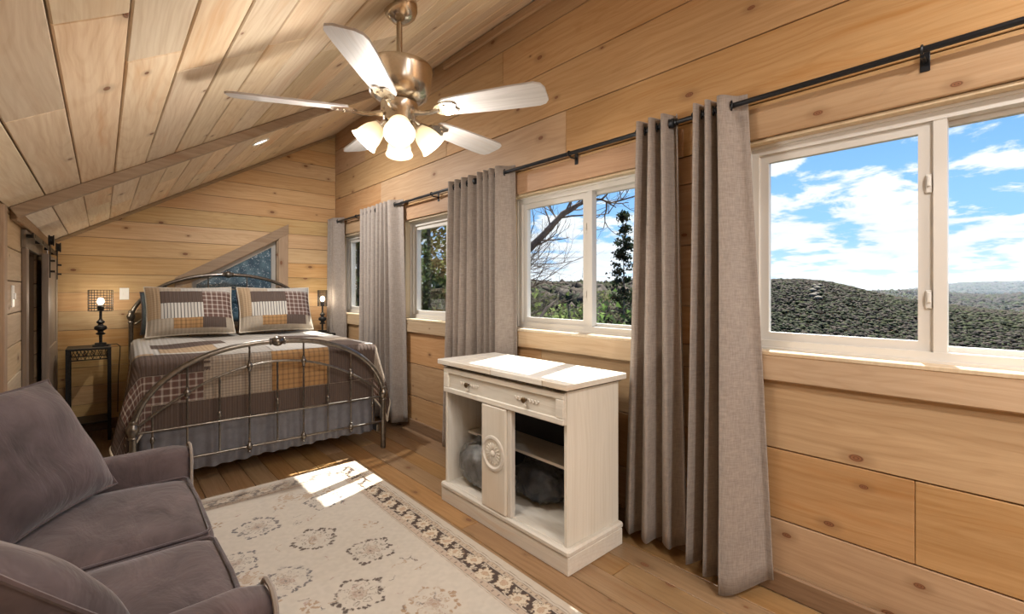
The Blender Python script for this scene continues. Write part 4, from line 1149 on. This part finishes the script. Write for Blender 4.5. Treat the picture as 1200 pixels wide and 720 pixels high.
for k, (cx, cy) in enumerate(kept):
    if k % 3 == 0: rosette(cx, cy, .036, 6, TN, (.47, .37, .28), k, .6, .9); ringdots(cx, cy, .052, 9, TN, .85, .010)
    elif k % 3 == 1: leafring(cx, cy, .026, 5, TN, .8, .016, k)
    else: rosette(cx, cy, .024, 5, SLT, None, k, .6, .85); paint(soft(np.hypot(wx - cx, wy - cy), .009), SLT, .8)
for k in range(120):     # scattered sprigs and curls
    cx, cy, a, ln = r_.uniform(.1, 1.19), r_.uniform(1.0, 3.22), r_.uniform(0, 6.28), r_.uniform(.012, .04)
    dx, dy = wx - cx, wy - cy; rr = np.hypot(dx, dy); th = np.angle(np.exp(1j * (np.arctan2(dy, dx) - a)))
    paint(soft(np.abs(rr - ln), .0042) * (np.abs(th) < 1.0), r_.choice((TN, SLT, RS, DK)), .8)
# borders: q = distance from the outer edge
def border(q, s_, cs):
    paint(((q > .000) & (q < .20)).astype(float), (.50, .42, .33), .55, False)
    for a, col in ((.036, DK), (.050, DK), (.074, DK), (.164, DK), (.196, DK), (.205, TN)):
        paint(soft(np.abs(q - a), .0032), col, .75)
    paint(((q > .052) & (q < .072)).astype(float), (.47, .36, .26), .7, False)
    paint(((np.abs(q - .062) < .006) & ((s_ % .03) < .008)).astype(float), DK, .55)
    paint(((q > .168) & (q < .194)).astype(float), (.46, .34, .26), .6, False)
    paint(((np.abs(q - .181) < .006) & ((s_ % .04) < .008)).astype(float), DK, .55)
    paint(((q > .078) & (q < .160)).astype(float), (.075, .053, .046), .97, False)
def border_flowers(horizontal):
    n_ = 26
    for k in range(n_):
        s_ = (RY0 if not horizontal else RX0) + .06 + k * .118
        qo = .119 + (.012 if k % 2 else -.012)
        cx, cy = (RX1 - qo, s_) if not horizontal else (s_, RY1 - qo)
        if cx > RX1 - .05 or cy > RY1 - .05: continue
        if not horizontal and cy > RY1 - .08: continue
        rosette(cx, cy, .045, 9, TN, CR, k, .66, 1.); rosette(cx, cy, .017, 6, TN, (.50, .36, .26), 0, .7, .9)
        for g_ in (-1, 1):
            c2 = s_ + .059; qq = .119 + g_ * .024
            x2, y2 = (RX1 - qq, c2 + g_ * .012) if not horizontal else (c2 + g_ * .012, RY1 - qq)
            rosette(x2, y2, .020, 5, None, CR, k, .5, .95, (1, 1))
            x3, y3 = (RX1 - qq - g_ * .006, c2 - .032) if not horizontal else (c2 - .032, RY1 - qq - g_ * .006)
            rosette(x3, y3, .011, 3, None, CR, k, .5, .9)
qx, qy = RX1 - PX, RY1 - PY
side = qx < qy
wlim = .0
Cin = C.copy()
border(qx + .002 * np.sin(PY * 60), PY, C); border_flowers(False); Cs = C.copy()
C = Cin.copy(); border(qy + .002 * np.sin(PX * 60), PX, C); border_flowers(True); Ce = C.copy()
C = np.where(((qx < .21) & (qx <= qy))[..., None], Cs, np.where(((qy < .21) & (qy < qx))[..., None], Ce, Cin))
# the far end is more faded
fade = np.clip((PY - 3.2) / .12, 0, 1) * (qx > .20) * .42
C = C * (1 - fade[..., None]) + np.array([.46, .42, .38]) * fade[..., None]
C = np.clip(C, .01, .9)
xs_ = np.linspace(RX0, RX1, nx + 1); ys_ = np.linspace(RY0, RY1, ny + 1)
GX_, GY_ = np.meshgrid(xs_, ys_)
co = np.stack([GX_, GY_, np.full_like(GX_, .0085) + .0006 * rng.random(GX_.shape)], -1).reshape(-1, 3)
ii = (np.arange(ny)[:, None] * (nx + 1) + np.arange(nx)[None, :]).reshape(-1)
faces = np.stack([ii, ii + 1, ii + nx + 2, ii + nx + 1], -1)
me = bpy.data.meshes.new('pile')
me.vertices.add(len(co)); me.vertices.foreach_set('co', co.astype(np.float32).ravel())
me.loops.add(faces.size); me.loops.foreach_set('vertex_index', faces.astype(np.int32).ravel())
me.polygons.add(len(faces)); me.polygons.foreach_set('loop_start', np.arange(0, faces.size, 4, dtype=np.int32)); me.polygons.foreach_set('loop_total', np.full(len(faces), 4, dtype=np.int32))
me.update(); me.validate()
ca = me.color_attributes.new('weave', 'FLOAT_COLOR', 'CORNER')
cc = np.concatenate([np.repeat(C.reshape(-1, 3), 4, 0), np.ones((faces.size, 1))], 1)
ca.data.foreach_set('color', cc.astype(np.float32).ravel())
m, t, b = principled('rug_weave', (.5, .45, .4), .95, 0, .1)
at = t.add('ShaderNodeAttribute'); at.attribute_name = 'weave'; t.put(b.inputs['Base Color'], at.outputs['Color'])
bump(t, b, t.noise(t.add('ShaderNodeTexCoord').outputs['Object'], 320, 2), .4, .003)
rug = empty('rug', ((RX0 + RX1) / 2, (RY0 + RY1) / 2, 0)); tag(rug, 'faded beige oriental rug with dark floral border, sunlit at its far corner', 'rug')
o = link('pile', me, 'rug_weave', rug); o.location = (-(RX0 + RX1) / 2, -(RY0 + RY1) / 2, 0)
plain('rug_edge', (.50, .45, .37), .95, 0, 60, .2)
o = MB().box(RX0 - .004, RX1 + .004, RY0 - .004, RY1 + .004, .0005, .0083, .003).build('backing', 'rug_edge', rug); o.location = (-(RX0 + RX1) / 2, -(RY0 + RY1) / 2, 0)

# ------------------------------------------------------------------ love seat
sofa = empty('love_seat', (-.02, 1.88, 0)); tag(sofa, 'taupe velvet love seat with two seat cushions and piped arms', 'sofa')
def soft_box(x0, x1, y0, y1, z0, z1, bev, puff=0., seed=0, seg=5, M=None):
    from mathutils import noise as mn
    bm = bmesh.new(); bmesh.ops.create_cube(bm, size=1)
    bmesh.ops.subdivide_edges(bm, edges=bm.edges[:], cuts=11, use_grid_fill=True)
    L = Vector((x1 - x0, y1 - y0, z1 - z0)); c = Vector(((x0 + x1) / 2, (y0 + y1) / 2, (z0 + z1) / 2))
    for v in bm.verts:
        n = v.co * 2
        p = Vector((n.x * L.x / 2, n.y * L.y / 2, n.z * L.z / 2))
        inner = Vector((max(-L.x / 2 + bev, min(L.x / 2 - bev, p.x)), max(-L.y / 2 + bev, min(L.y / 2 - bev, p.y)), max(-L.z / 2 + bev, min(L.z / 2 - bev, p.z))))
        d_ = p - inner
        if d_.length > 1e-9: p = inner + d_.normalized() * min(bev, d_.length * 1.0 if d_.length < bev else bev)
        if puff:
            k = (1 - n.x ** 4) * (1 - n.y ** 4)
            p.z += math.copysign(1, n.z) * puff * k * abs(n.z) if n.z > -.99 else 0
            k2 = (1 - n.z ** 4) * (1 - n.y ** 4); p.x += n.x * abs(n.x) ** 3 * puff * .6 * k2
        p += Vector((0, 0, 1)) * mn.noise((p + c) * 5 + Vector((seed, 0, 0))) * .006 + Vector((mn.noise((p + c) * 9), mn.noise((p + c) * 8 + Vector((9, 0, 0))), 0)) * .003
        v.co = p + c
        if M is not None: v.co = M @ v.co
    return bm
def sb(name, bm, mat, par, loc=(0, 0, 0)):
    me = bpy.data.meshes.new(name); bm.to_mesh(me); bm.free(); smooth(me, 180)
    o = link(name, me, mat, par); o.location = loc; return o
OX, OY = -.02, 1.88
def so(x0, x1, y0, y1, z0, z1): return (x0 - OX, x1 - OX, y0 - OY, y1 - OY, z0, z1)
sb('base', soft_box(*so(-.56, .275, 1.19, 2.66, .10, .345), .025), 'velvet', sofa)
SY0, SYM, SY1 = 1.315, 1.880, 2.552
for a, b_, sd_ in ((SY0 + .003, SYM - .003, 2), (SYM + .003, SY1 - .003, 5)):
    cu = sb('seat_cushion', soft_box(*so(-.40, .292, a, b_, .347, .487), .042, .022, sd_), 'velvet', sofa)
    for zz, e in ((.482, .012), (.352, .012)):
        r4 = [(-.36, a + .014), (.25, a + .014), (.272, a + .022), (.284, a + .045), (.290, (a + b_) / 2), (.284, b_ - .045), (.272, b_ - .022), (.25, b_ - .014), (-.36, b_ - .014)]
        MB().tube([(p[0] - OX, p[1] - OY, zz) for p in r4], .0062, 6).build('piping', 'velvet_pillow', cu, True)
for nm, a, b_ in (('arm', SY1 + .003, SY1 + .143), ('arm', SY0 - .143, SY0 - .003)):
    ar = sb(nm, soft_box(*so(-.56, .318, a, b_, .10, .605), .055), 'velvet', sofa)
    pts = []
    zt, bv = .603, .050
    for y_, z_ in ([(a + .006, .12), (a + .006, zt - bv)] + [(a + .006 + bv * (1 - math.cos(th)), zt - bv + bv * math.sin(th)) for th in (.4, .8, 1.2, 1.57)] + [(b_ - .006 - bv * (1 - math.sin(th)), zt - bv + bv * math.cos(th)) for th in (0.2, .6, 1.0, 1.4)] + [(b_ - .006, zt - bv), (b_ - .006, .12)]):
        pts.append((.306 - OX, y_ - OY, z_))
    MB().tube(pts, .0065, 6).build('piping', 'piping', ar, True)
sb('backrest', soft_box(*so(-.595, -.41, 1.175, 2.69, .10, .80), .05), 'velvet', sofa)
for sx in (-.52, .24):
    for sy in (1.22, 2.63): MB().lathe([(.018, 0), (.026, .10), (.020, .105)], 12, Matrix.Translation((sx - OX, sy - OY, .0095))).build('foot', 'dark_board', sofa, True)

# throw pillows in the two corners
def throw(lab, c, face_deg, lean, roll, w_=.56, th=.085):
    p = empty('throw_pillow', c); tag(p, lab, 'throw pillow', 'taupe velvet throw pillows')
    p.rotation_euler = (0, 0, R(face_deg))
    # local: face looks along +x, width along y, up z
    M = Matrix.Rotation(R(-lean), 4, 'Y') @ Matrix.Rotation(R(roll), 4, 'X') @ Matrix.Translation((0, 0, w_ / 2)) @ Matrix(((0, 0, 1, 0), (1, 0, 0, 0), (0, 1, 0, 0), (0, 0, 0, 1)))
    pillow('throw_pillow', p, w_, w_ * .97, th, 'velvet_pillow', M)
throw('taupe velvet throw pillow leaning in the sofa corner by the far arm', (-.095, 2.300, .515), -33, 30, 0, .52)
throw('taupe velvet throw pillow seen from behind in the sofa corner by the near arm', (-.075, 1.545, .520), 40, 42, 0, .47)
# ------------------------------------------------------------------ outside: ground, far hills, forest, near trees
def sst(a, b, x):
    q = np.clip((x - a) / (b - a), 0, 1); return q * q * (3 - 2 * q)
def ground_h(az, d):
    az = np.asarray(az, float); d = np.asarray(d, float)
    near = -4.5 - .26 * (d - 6); near = np.maximum(near, -50 + 6 * np.sin(d / 90.) - 0 * d)
    c1 = np.interp(az, [-30, 0, 4, 6, 8, 10, 12, 14, 16, 19, 24, 32, 60], [-30, -26, -20, -17, -12, -7, 0, 6, 9, 9.5, 9, 12, 10])
    c2 = np.interp(az, [-30, -6, 0, 2.5, 5, 7, 9, 12, 20, 60], [-2, -8, -14, -18, -13, -6, -8, -10, -30, -40])
    c3 = np.interp(az, [-30, -8, 0, 2, 4, 5.5, 6.5, 9, 20, 60], [34, 36, 40, 39, 35, 24, 12, -20, -60, -80])
    z = near + (c1 - near) * sst(230, 620, d)
    z = z + (-45 - z) * sst(660, 950, d)
    z = z + (c2 - z) * sst(950, 1500, d)
    z = z + (-60 - z) * sst(1600, 2300, d)
    z = z + (c3 - z) * sst(2500, 3800, d)
    hi = -4.5 - .09 * (d - 6); hi = np.maximum(hi, -9.5) + 5.5 * sst(60, 170, d) + 6 * sst(170, 420, d)
    w_ = sst(17, 35, az)
    return z * (1 - w_) + hi * w_
AZ = np.linspace(-28, 98, 190); DD = np.concatenate([np.linspace(5.0, 60, 24), np.geomspace(64, 4300, 90)])
V = []; 
A2, D2 = np.meshgrid(AZ, DD)
Hh = ground_h(A2, D2) + (vnoise(A2 * .9 + 5, np.log(D2) * 12, 1., 21) - .5) * np.clip(D2 * .004, .3, 9)
GXm, GYm = 2.4 + D2 * np.cos(np.radians(A2)), D2 * np.sin(np.radians(A2))
co = np.stack([GXm, GYm, Hh], -1).reshape(-1, 3)
ii = (np.arange(len(DD) - 1)[:, None] * len(AZ) + np.arange(len(AZ) - 1)[None, :]).reshape(-1)
fc = np.stack([ii, ii + len(AZ), ii + len(AZ) + 1, ii + 1], -1)
m, t, b = principled('woodland_ground', (.07, .06, .045), 1, 0, .1)
oc = t.add('ShaderNodeTexCoord').outputs['Object']
c = t.mix(t.ramp(t.noise(oc, .05, 6, .7), .35, .65), (.034, .030, .024), (.034, .040, .017))
t.put(b.inputs['Base Color'], c)
hill = pydata('hillside', co, [tuple(map(int, f)) for f in fc], 'woodland_ground'); struct(hill, 'wooded hills and valley outside the windows')

leafm, t, b = principled('foliage', (.1, .1, .05), .9, 0, .2)
at = t.add('ShaderNodeAttribute'); at.attribute_name = 'leaf'; t.put(b.inputs['Base Color'], at.outputs['Color'])
tl = t.add('ShaderNodeBsdfTranslucent'); t.put(tl.inputs[0], at.outputs['Color'])
mx = t.add('ShaderNodeMixShader'); mx.inputs[0].default_value = .5
t.l.new(b.outputs[0], mx.inputs[1]); t.l.new(tl.outputs[0], mx.inputs[2]); t.l.new(mx.outputs[0], t.n['Material Output'].inputs[0])
def fastmesh(name, co, tris, cols, parent=None, mat='foliage'):
    me = bpy.data.meshes.new(name)
    me.vertices.add(len(co)); me.vertices.foreach_set('co', np.asarray(co, np.float32).ravel())
    me.loops.add(tris.size); me.loops.foreach_set('vertex_index', tris.astype(np.int32).ravel())
    me.polygons.add(len(tris)); me.polygons.foreach_set('loop_start', np.arange(0, tris.size, 3, dtype=np.int32)); me.polygons.foreach_set('loop_total', np.full(len(tris), 3, dtype=np.int32))
    me.update()
    ca = me.color_attributes.new('leaf', 'FLOAT_COLOR', 'POINT')
    ca.data.foreach_set('color', np.concatenate([cols, np.ones((len(cols), 1))], 1).astype(np.float32).ravel())
    return link(name, me, mat, parent)
ico = bmesh.new(); bmesh.ops.create_icosphere(ico, subdivisions=2, radius=1)
IV = np.array([v.co[:] for v in ico.verts]); IF = np.array([[v.index for v in f.verts] for f in ico.faces]); ico.free()
ico = bmesh.new(); bmesh.ops.create_icosphere(ico, subdivisions=1, radius=1)
IV1 = np.array([v.co[:] for v in ico.verts]); IF1 = np.array([[v.index for v in f.verts] for f in ico.faces]); ico.free()
PAL = np.array([(.078, .058, .043), (.060, .047, .038), (.088, .070, .055), (.042, .046, .02), (.028, .036, .015), (.075, .085, .03), (.05, .058, .024)])
PW = np.array([.26, .2, .14, .15, .1, .05, .1])
def crowns(P, rad, hgt, iv, iff):
    n_ = len(P); nv = len(iv)
    jit = 1 + .42 * (rng.random((n_, nv, 1)) - .5) * 2
    co = iv[None] * jit * np.stack([rad, rad, hgt], -1)[:, None, :] + P[:, None, :]
    tr = iff[None] + (np.arange(n_) * nv)[:, None, None]
    zone = vnoise(P[:, 0] * .01, P[:, 1] * .01, 1.3, 33)
    ci = np.where(rng.random(n_) < np.clip((zone - .42) * 1.4, .03, .7), rng.choice([3, 4, 6, 5, 6], n_), rng.choice(len(PAL), n_, p=PW))
    col = PAL[ci][:, None, :] * .85 * (.75 + .5 * rng.random((n_, nv, 1)))
    return co.reshape(-1, 3), tr.reshape(-1, 3), col.reshape(-1, 3)
def scatter(az0, az1, d0, d1, n_):
    az = rng.uniform(az0, az1, n_); d_ = np.sqrt(rng.uniform(d0 ** 2, d1 ** 2, n_)); h = ground_h(az, d_)
    return np.stack([2.4 + d_ * np.cos(np.radians(az)), d_ * np.sin(np.radians(az)), h], -1), d_
# far forest
P, d_ = scatter(-8, 27, 120, 260, 3600)
r_ = rng.uniform(1.3, 2.6, len(P)); P[:, 2] += 3.5 + rng.uniform(-1, 1, len(P))
c1 = crowns(P, r_, r_ * rng.uniform(.9, 1.5, len(P)), IV, IF)
P, d_ = scatter(-8, 27, 255, 670, 34000)
r_ = rng.uniform(1.1, 2.7, len(P)); P[:, 2] += 4.2 + rng.uniform(-.6, .6, len(P))
c1c = crowns(P, r_, r_ * rng.uniform(.42, .8, len(P)), IV1, IF1)
P, d_ = scatter(20, 52, 75, 430, 11000); r_ = .8 + 2.2 * rng.random(len(P)) ** 3; P[:, 2] += 3.0 + r_ * .5
c1b = crowns(P, r_, r_ * rng.uniform(.7, 1.3, len(P)), IV, IF)
P, d_ = scatter(-8, 14, 1000, 1580, 5200); r_ = rng.uniform(4, 7, len(P)); P[:, 2] += 4
c2 = crowns(P, r_, r_ * rng.uniform(.8, 1.3, len(P)), IV1, IF1)
P, d_ = scatter(-8, 10, 3100, 3900, 5200); r_ = rng.uniform(8, 14, len(P)); P[:, 2] += 4
c3 = crowns(P, r_, r_ * .9, IV1, IF1)
for nm, lab, cs_ in (('forest', 'leafless grey brown and green woods covering the near hill and valley', (c1, c1c, c1b)), ('forest', 'woods on the middle ridge beyond the valley', (c2,)), ('forest', 'hazy woods on the farthest flat ridge', (c3,))):
    off = 0; C_, T_, K_ = [], [], []
    for co, tr, col in cs_: C_.append(co); T_.append(tr + off); K_.append(col); off += len(co)
    o = fastmesh(nm, np.concatenate(C_), np.concatenate(T_), np.concatenate(K_)); tag(o, lab, 'forest', None, 'stuff')
# pale rock outcrop on the hill
ro_ = MB()
for k in range(9):
    azr, dr_ = 15.0 + .12 * random.uniform(-3, 3), 520 + 14 * random.uniform(-3, 3)
    ro_.sphere((2.4 + dr_ * math.cos(R(azr)), dr_ * math.sin(R(azr)), float(ground_h(azr, dr_)) + 6), random.uniform(1.8, 3.4), 1, (1, 1.3, .8))
plain('pale_rock', (.085, .066, .045), .9, 0, .3, .3)
tag(ro_.build('rock_outcrop', 'pale_rock'), 'pale tan rock face breaking the woods on the hill', 'rocks')

# individual trees near the house
def tufts(n_, rad, hgt, zc, leaf, pal, clumps=60, cone=False, spread=.22, seed=0):
    r_ = np.random.default_rng(seed)
    u = r_.normal(size=(clumps, 3)); u /= np.linalg.norm(u, axis=1)[:, None]
    k = r_.random((clumps, 1)) ** .45
    if cone:
        zz = r_.random(clumps) ** .9; rr = rad * (1 - zz) ** .8 * (.35 + .65 * r_.random(clumps)); aa = r_.random(clumps) * 6.283
        cc = np.stack([rr * np.cos(aa), rr * np.sin(aa), (zz - .5) * 2 * hgt], -1)
    else: cc = u * k * np.array([rad, rad, hgt])
    idx = r_.integers(0, clumps, n_)
    p = cc[idx] + r_.normal(size=(n_, 3)) * np.array([spread, spread, spread * .7]) * rad
    p[:, 2] += zc
    d1 = r_.normal(size=(n_, 3)); d1 /= np.linalg.norm(d1, axis=1)[:, None]; d2 = r_.normal(size=(n_, 3)); d2 -= d1 * (d1 * d2).sum(1)[:, None]; d2 /= np.linalg.norm(d2, axis=1)[:, None]
    sz = leaf * (.5 + r_.random((n_, 1)))
    co = np.stack([p + d1 * sz, p - d1 * sz * .5 + d2 * sz * .7, p - d1 * sz * .5 - d2 * sz * .7], 1).reshape(-1, 3)
    tr = np.arange(3 * n_).reshape(-1, 3)
    cl_ = r_.integers(0, len(pal), clumps)
    col = np.repeat(np.array(pal)[cl_[idx]] * (.7 + .6 * r_.random((n_, 1))), 3, 0)
    return co, tr, col
EVG = [(.042, .072, .02), (.062, .10, .028), (.09, .13, .038), (.034, .055, .018), (.115, .145, .05)]
BRN = [(.055, .046, .034), (.05, .055, .024), (.07, .065, .04), (.04, .036, .028), (.075, .085, .03)]
PIN = [(.010, .018, .009), (.015, .024, .012), (.02, .028, .015)]
def tuft_tree(name, lab, x, y, h, rad, pal, n_, leaf, group=None, seed=0, cone=False, clumps=70, trunk=.12, lowfrac=.15, mat='bark', spread=.22):
    g = float(ground_h(math.degrees(math.atan2(y, x - 2.4)), math.hypot(x - 2.4, y))) - .3
    o = empty(name, (x, y, g)); tag(o, lab, 'tree', group)
    hh = h * (1 - lowfrac) / 2
    co, tr, col = tufts(n_, rad, hh, h * lowfrac + hh, leaf, pal, clumps, cone, spread, seed)
    f = fastmesh('foliage', co, tr, col, o); f['kind'] = 'stuff'
    MB().tube([(0, 0, 0), (.05 * h * .1, 0, h * .4), (0, .02, h * .95)], [trunk, trunk * .7, trunk * .15], 7).build('trunk', mat, o, True)
    return o
tuft_tree('evergreen_tree', 'dense green evergreen filling the window beside the bed foot curtain', 7.3, 12.0, 13, 2.3, EVG, 15000, .10, None, 1, clumps=110, lowfrac=.05)
tuft_tree('evergreen_tree', 'dark green evergreen close outside the window in the bed corner', 3.85, 9.0, 12, 1.15, EVG, 9000, .08, None, 2, clumps=90, lowfrac=.05)
pt = tuft_tree('pine_tree', 'tall dark pine standing above the woods', 25.3, 17.55, 13.4, 1.9, PIN, 4200, .11, None, 3, True, 85, .10, .1, spread=.085)
r_ = random.Random(11)
spots = []
def free_spot(a0, a1, d0, d1, gap):
    for _ in range(200):
        a, dd_ = r_.uniform(a0, a1), r_.uniform(d0, d1); q = (2.4 + dd_ * math.cos(R(a)), dd_ * math.sin(R(a)))
        if all(math.hypot(q[0] - s[0], q[1] - s[1]) > gap for s in spots): spots.append(q); return a, dd_
    return a, dd_
for k in range(34):
    azk, dk = free_spot(30, 52, 16, 72, 4.6)
    h = max(4.0, 1.3 + dk * r_.uniform(-.055, .020) - float(ground_h(azk, dk)))
    wp = BRN if r_.random() < .7 else EVG
    tuft_tree('woodland_tree', 'brown half bare woodland tree seen through the window behind the cabinet' if wp is BRN else 'green leafy woodland tree seen through the window behind the cabinet', 2.4 + dk * math.cos(R(azk)), dk * math.sin(R(azk)), h, r_.uniform(1.4, 2.6), wp, 2600, .09 + dk * .0016, 'spring woodland trees', 20 + k, False, 40, .10, .1)
for k in range(46):
    azk, dk = free_spot(-5, 24, 55, 128, 7.5)
    vh = r_.uniform(9, 13)
    tuft_tree('valley_tree', 'tall budding tree in the valley below the hill view window' if vh > 11 else 'small budding tree in the valley below the hill view window', 2.4 + dk * math.cos(R(azk)), dk * math.sin(R(azk)), vh, r_.uniform(2.2, 3.6), BRN, 1100, .26, 'budding valley trees', 80 + k, False, 34, .14, .15)
# bare tree with the leaning limb
bt = empty('bare_tree', (4.9, 6.55, -4.9)); tag(bt, 'leafless tree with a dark leaning limb outside the window behind the cabinet', 'tree')
BO = Vector((4.9, 6.55, -4.9))
rb = random.Random(4)
def twig(mb, p, d, ln, rad, depth):
    pts = [p]; q = p.copy(); dd = d.copy(); n_ = 4
    for i in range(n_):
        dd = (dd + Vector((rb.uniform(-.25, .25), rb.uniform(-.25, .25), rb.uniform(-.12, .22)))).normalized(); q = q + dd * ln / n_; pts.append(q.copy())
    mb.tube([v - BO for v in pts], [rad * (1 - .65 * i / n_) for i in range(n_ + 1)], 5 if depth > 1 else 4)
    if depth > 0:
        for i in range(rb.randint(2, 4)):
            k = rb.randint(1, n_)
            nd = (dd + Vector((rb.uniform(-.9, .9), rb.uniform(-.9, .9), rb.uniform(-.4, .7)))).normalized()
            twig(mb, pts[k], nd, ln * rb.uniform(.5, .75), rad * .45, depth - 1)
limb = [Vector(p) for p in ((5.27, 6.02, 1.48), (5.45, 5.86, 1.93), (5.76, 5.59, 2.34), (5.98, 5.39, 2.67), (6.15, 5.24, 2.8), (6.31, 5.09, 2.91), (6.49, 4.94, 2.91), (6.67, 4.78, 2.77))]
MB().tube([(0, 0, 0), (.1, -.05, 2.6), (.2, .0, 4.9), tuple(limb[0] - BO), (.25, .2, 8.4), (.1, .4, 10)], [.16, .13, .12, .10, .07, .03], 9).build('trunk', 'bark', bt, True)
lm = MB(); lm.tube([v - BO for v in limb], [.075, .068, .056, .046, .038, .03, .02, .008], 8); lm.build('limb', 'bark', bt, True)
tw = MB()
for i in range(1, len(limb)):
    for k in range(4 if i < 6 else 2):
        dd = (limb[i] - limb[i - 1]).normalized()
        nd = (dd * .5 + Vector((rb.uniform(-.9, .9), rb.uniform(-.9, .9), rb.uniform(-.5, .9)))).normalized()
        twig(tw, limb[i].lerp(limb[i - 1], rb.random()), nd, rb.uniform(.5, 1.0), .018, 2)
for k in range(14):
    st_ = Vector((4.95 + rb.uniform(-.1, .1), 6.5, rb.uniform(.6, 2.2)))
    twig(tw, st_, Vector((rb.uniform(.4, 1), rb.uniform(-.9, -.1), rb.uniform(-.3, .5))).normalized(), rb.uniform(.8, 1.4), .02, 3)
tw.build('twigs', 'bark', bt, True)
pl_ = MB(); pl_.tube([Vector(p) - BO for p in ((5.51, 5.8, .57), (5.67, 5.66, .82), (5.76, 5.59, 1.01), (5.89, 5.47, 1.16))], [.03, .032, .026, .012], 7); pl_.build('broken_limb', 'bark_pale', bt, True)

# thin spring haze lying over the far valley
hz = bpy.data.materials.new('valley_haze'); hz.use_nodes = True; t = NT(hz.node_tree); t.n.clear()
vsn = t.add('ShaderNodeVolumeScatter'); vsn.inputs['Color'].default_value = (.72, .85, 1, 1); vsn.inputs['Density'].default_value = .000075; vsn.inputs['Anisotropy'].default_value = .2
o = t.add('ShaderNodeOutputMaterial'); t.l.new(vsn.outputs[0], o.inputs['Volume']); MATS['valley_haze'] = hz
hzo = MB().box(640, 4400, -900, 1500, -75, 62).build('valley_haze', 'valley_haze'); tag(hzo, 'thin blue haze over the far valley and ridges', 'haze', None, 'stuff')
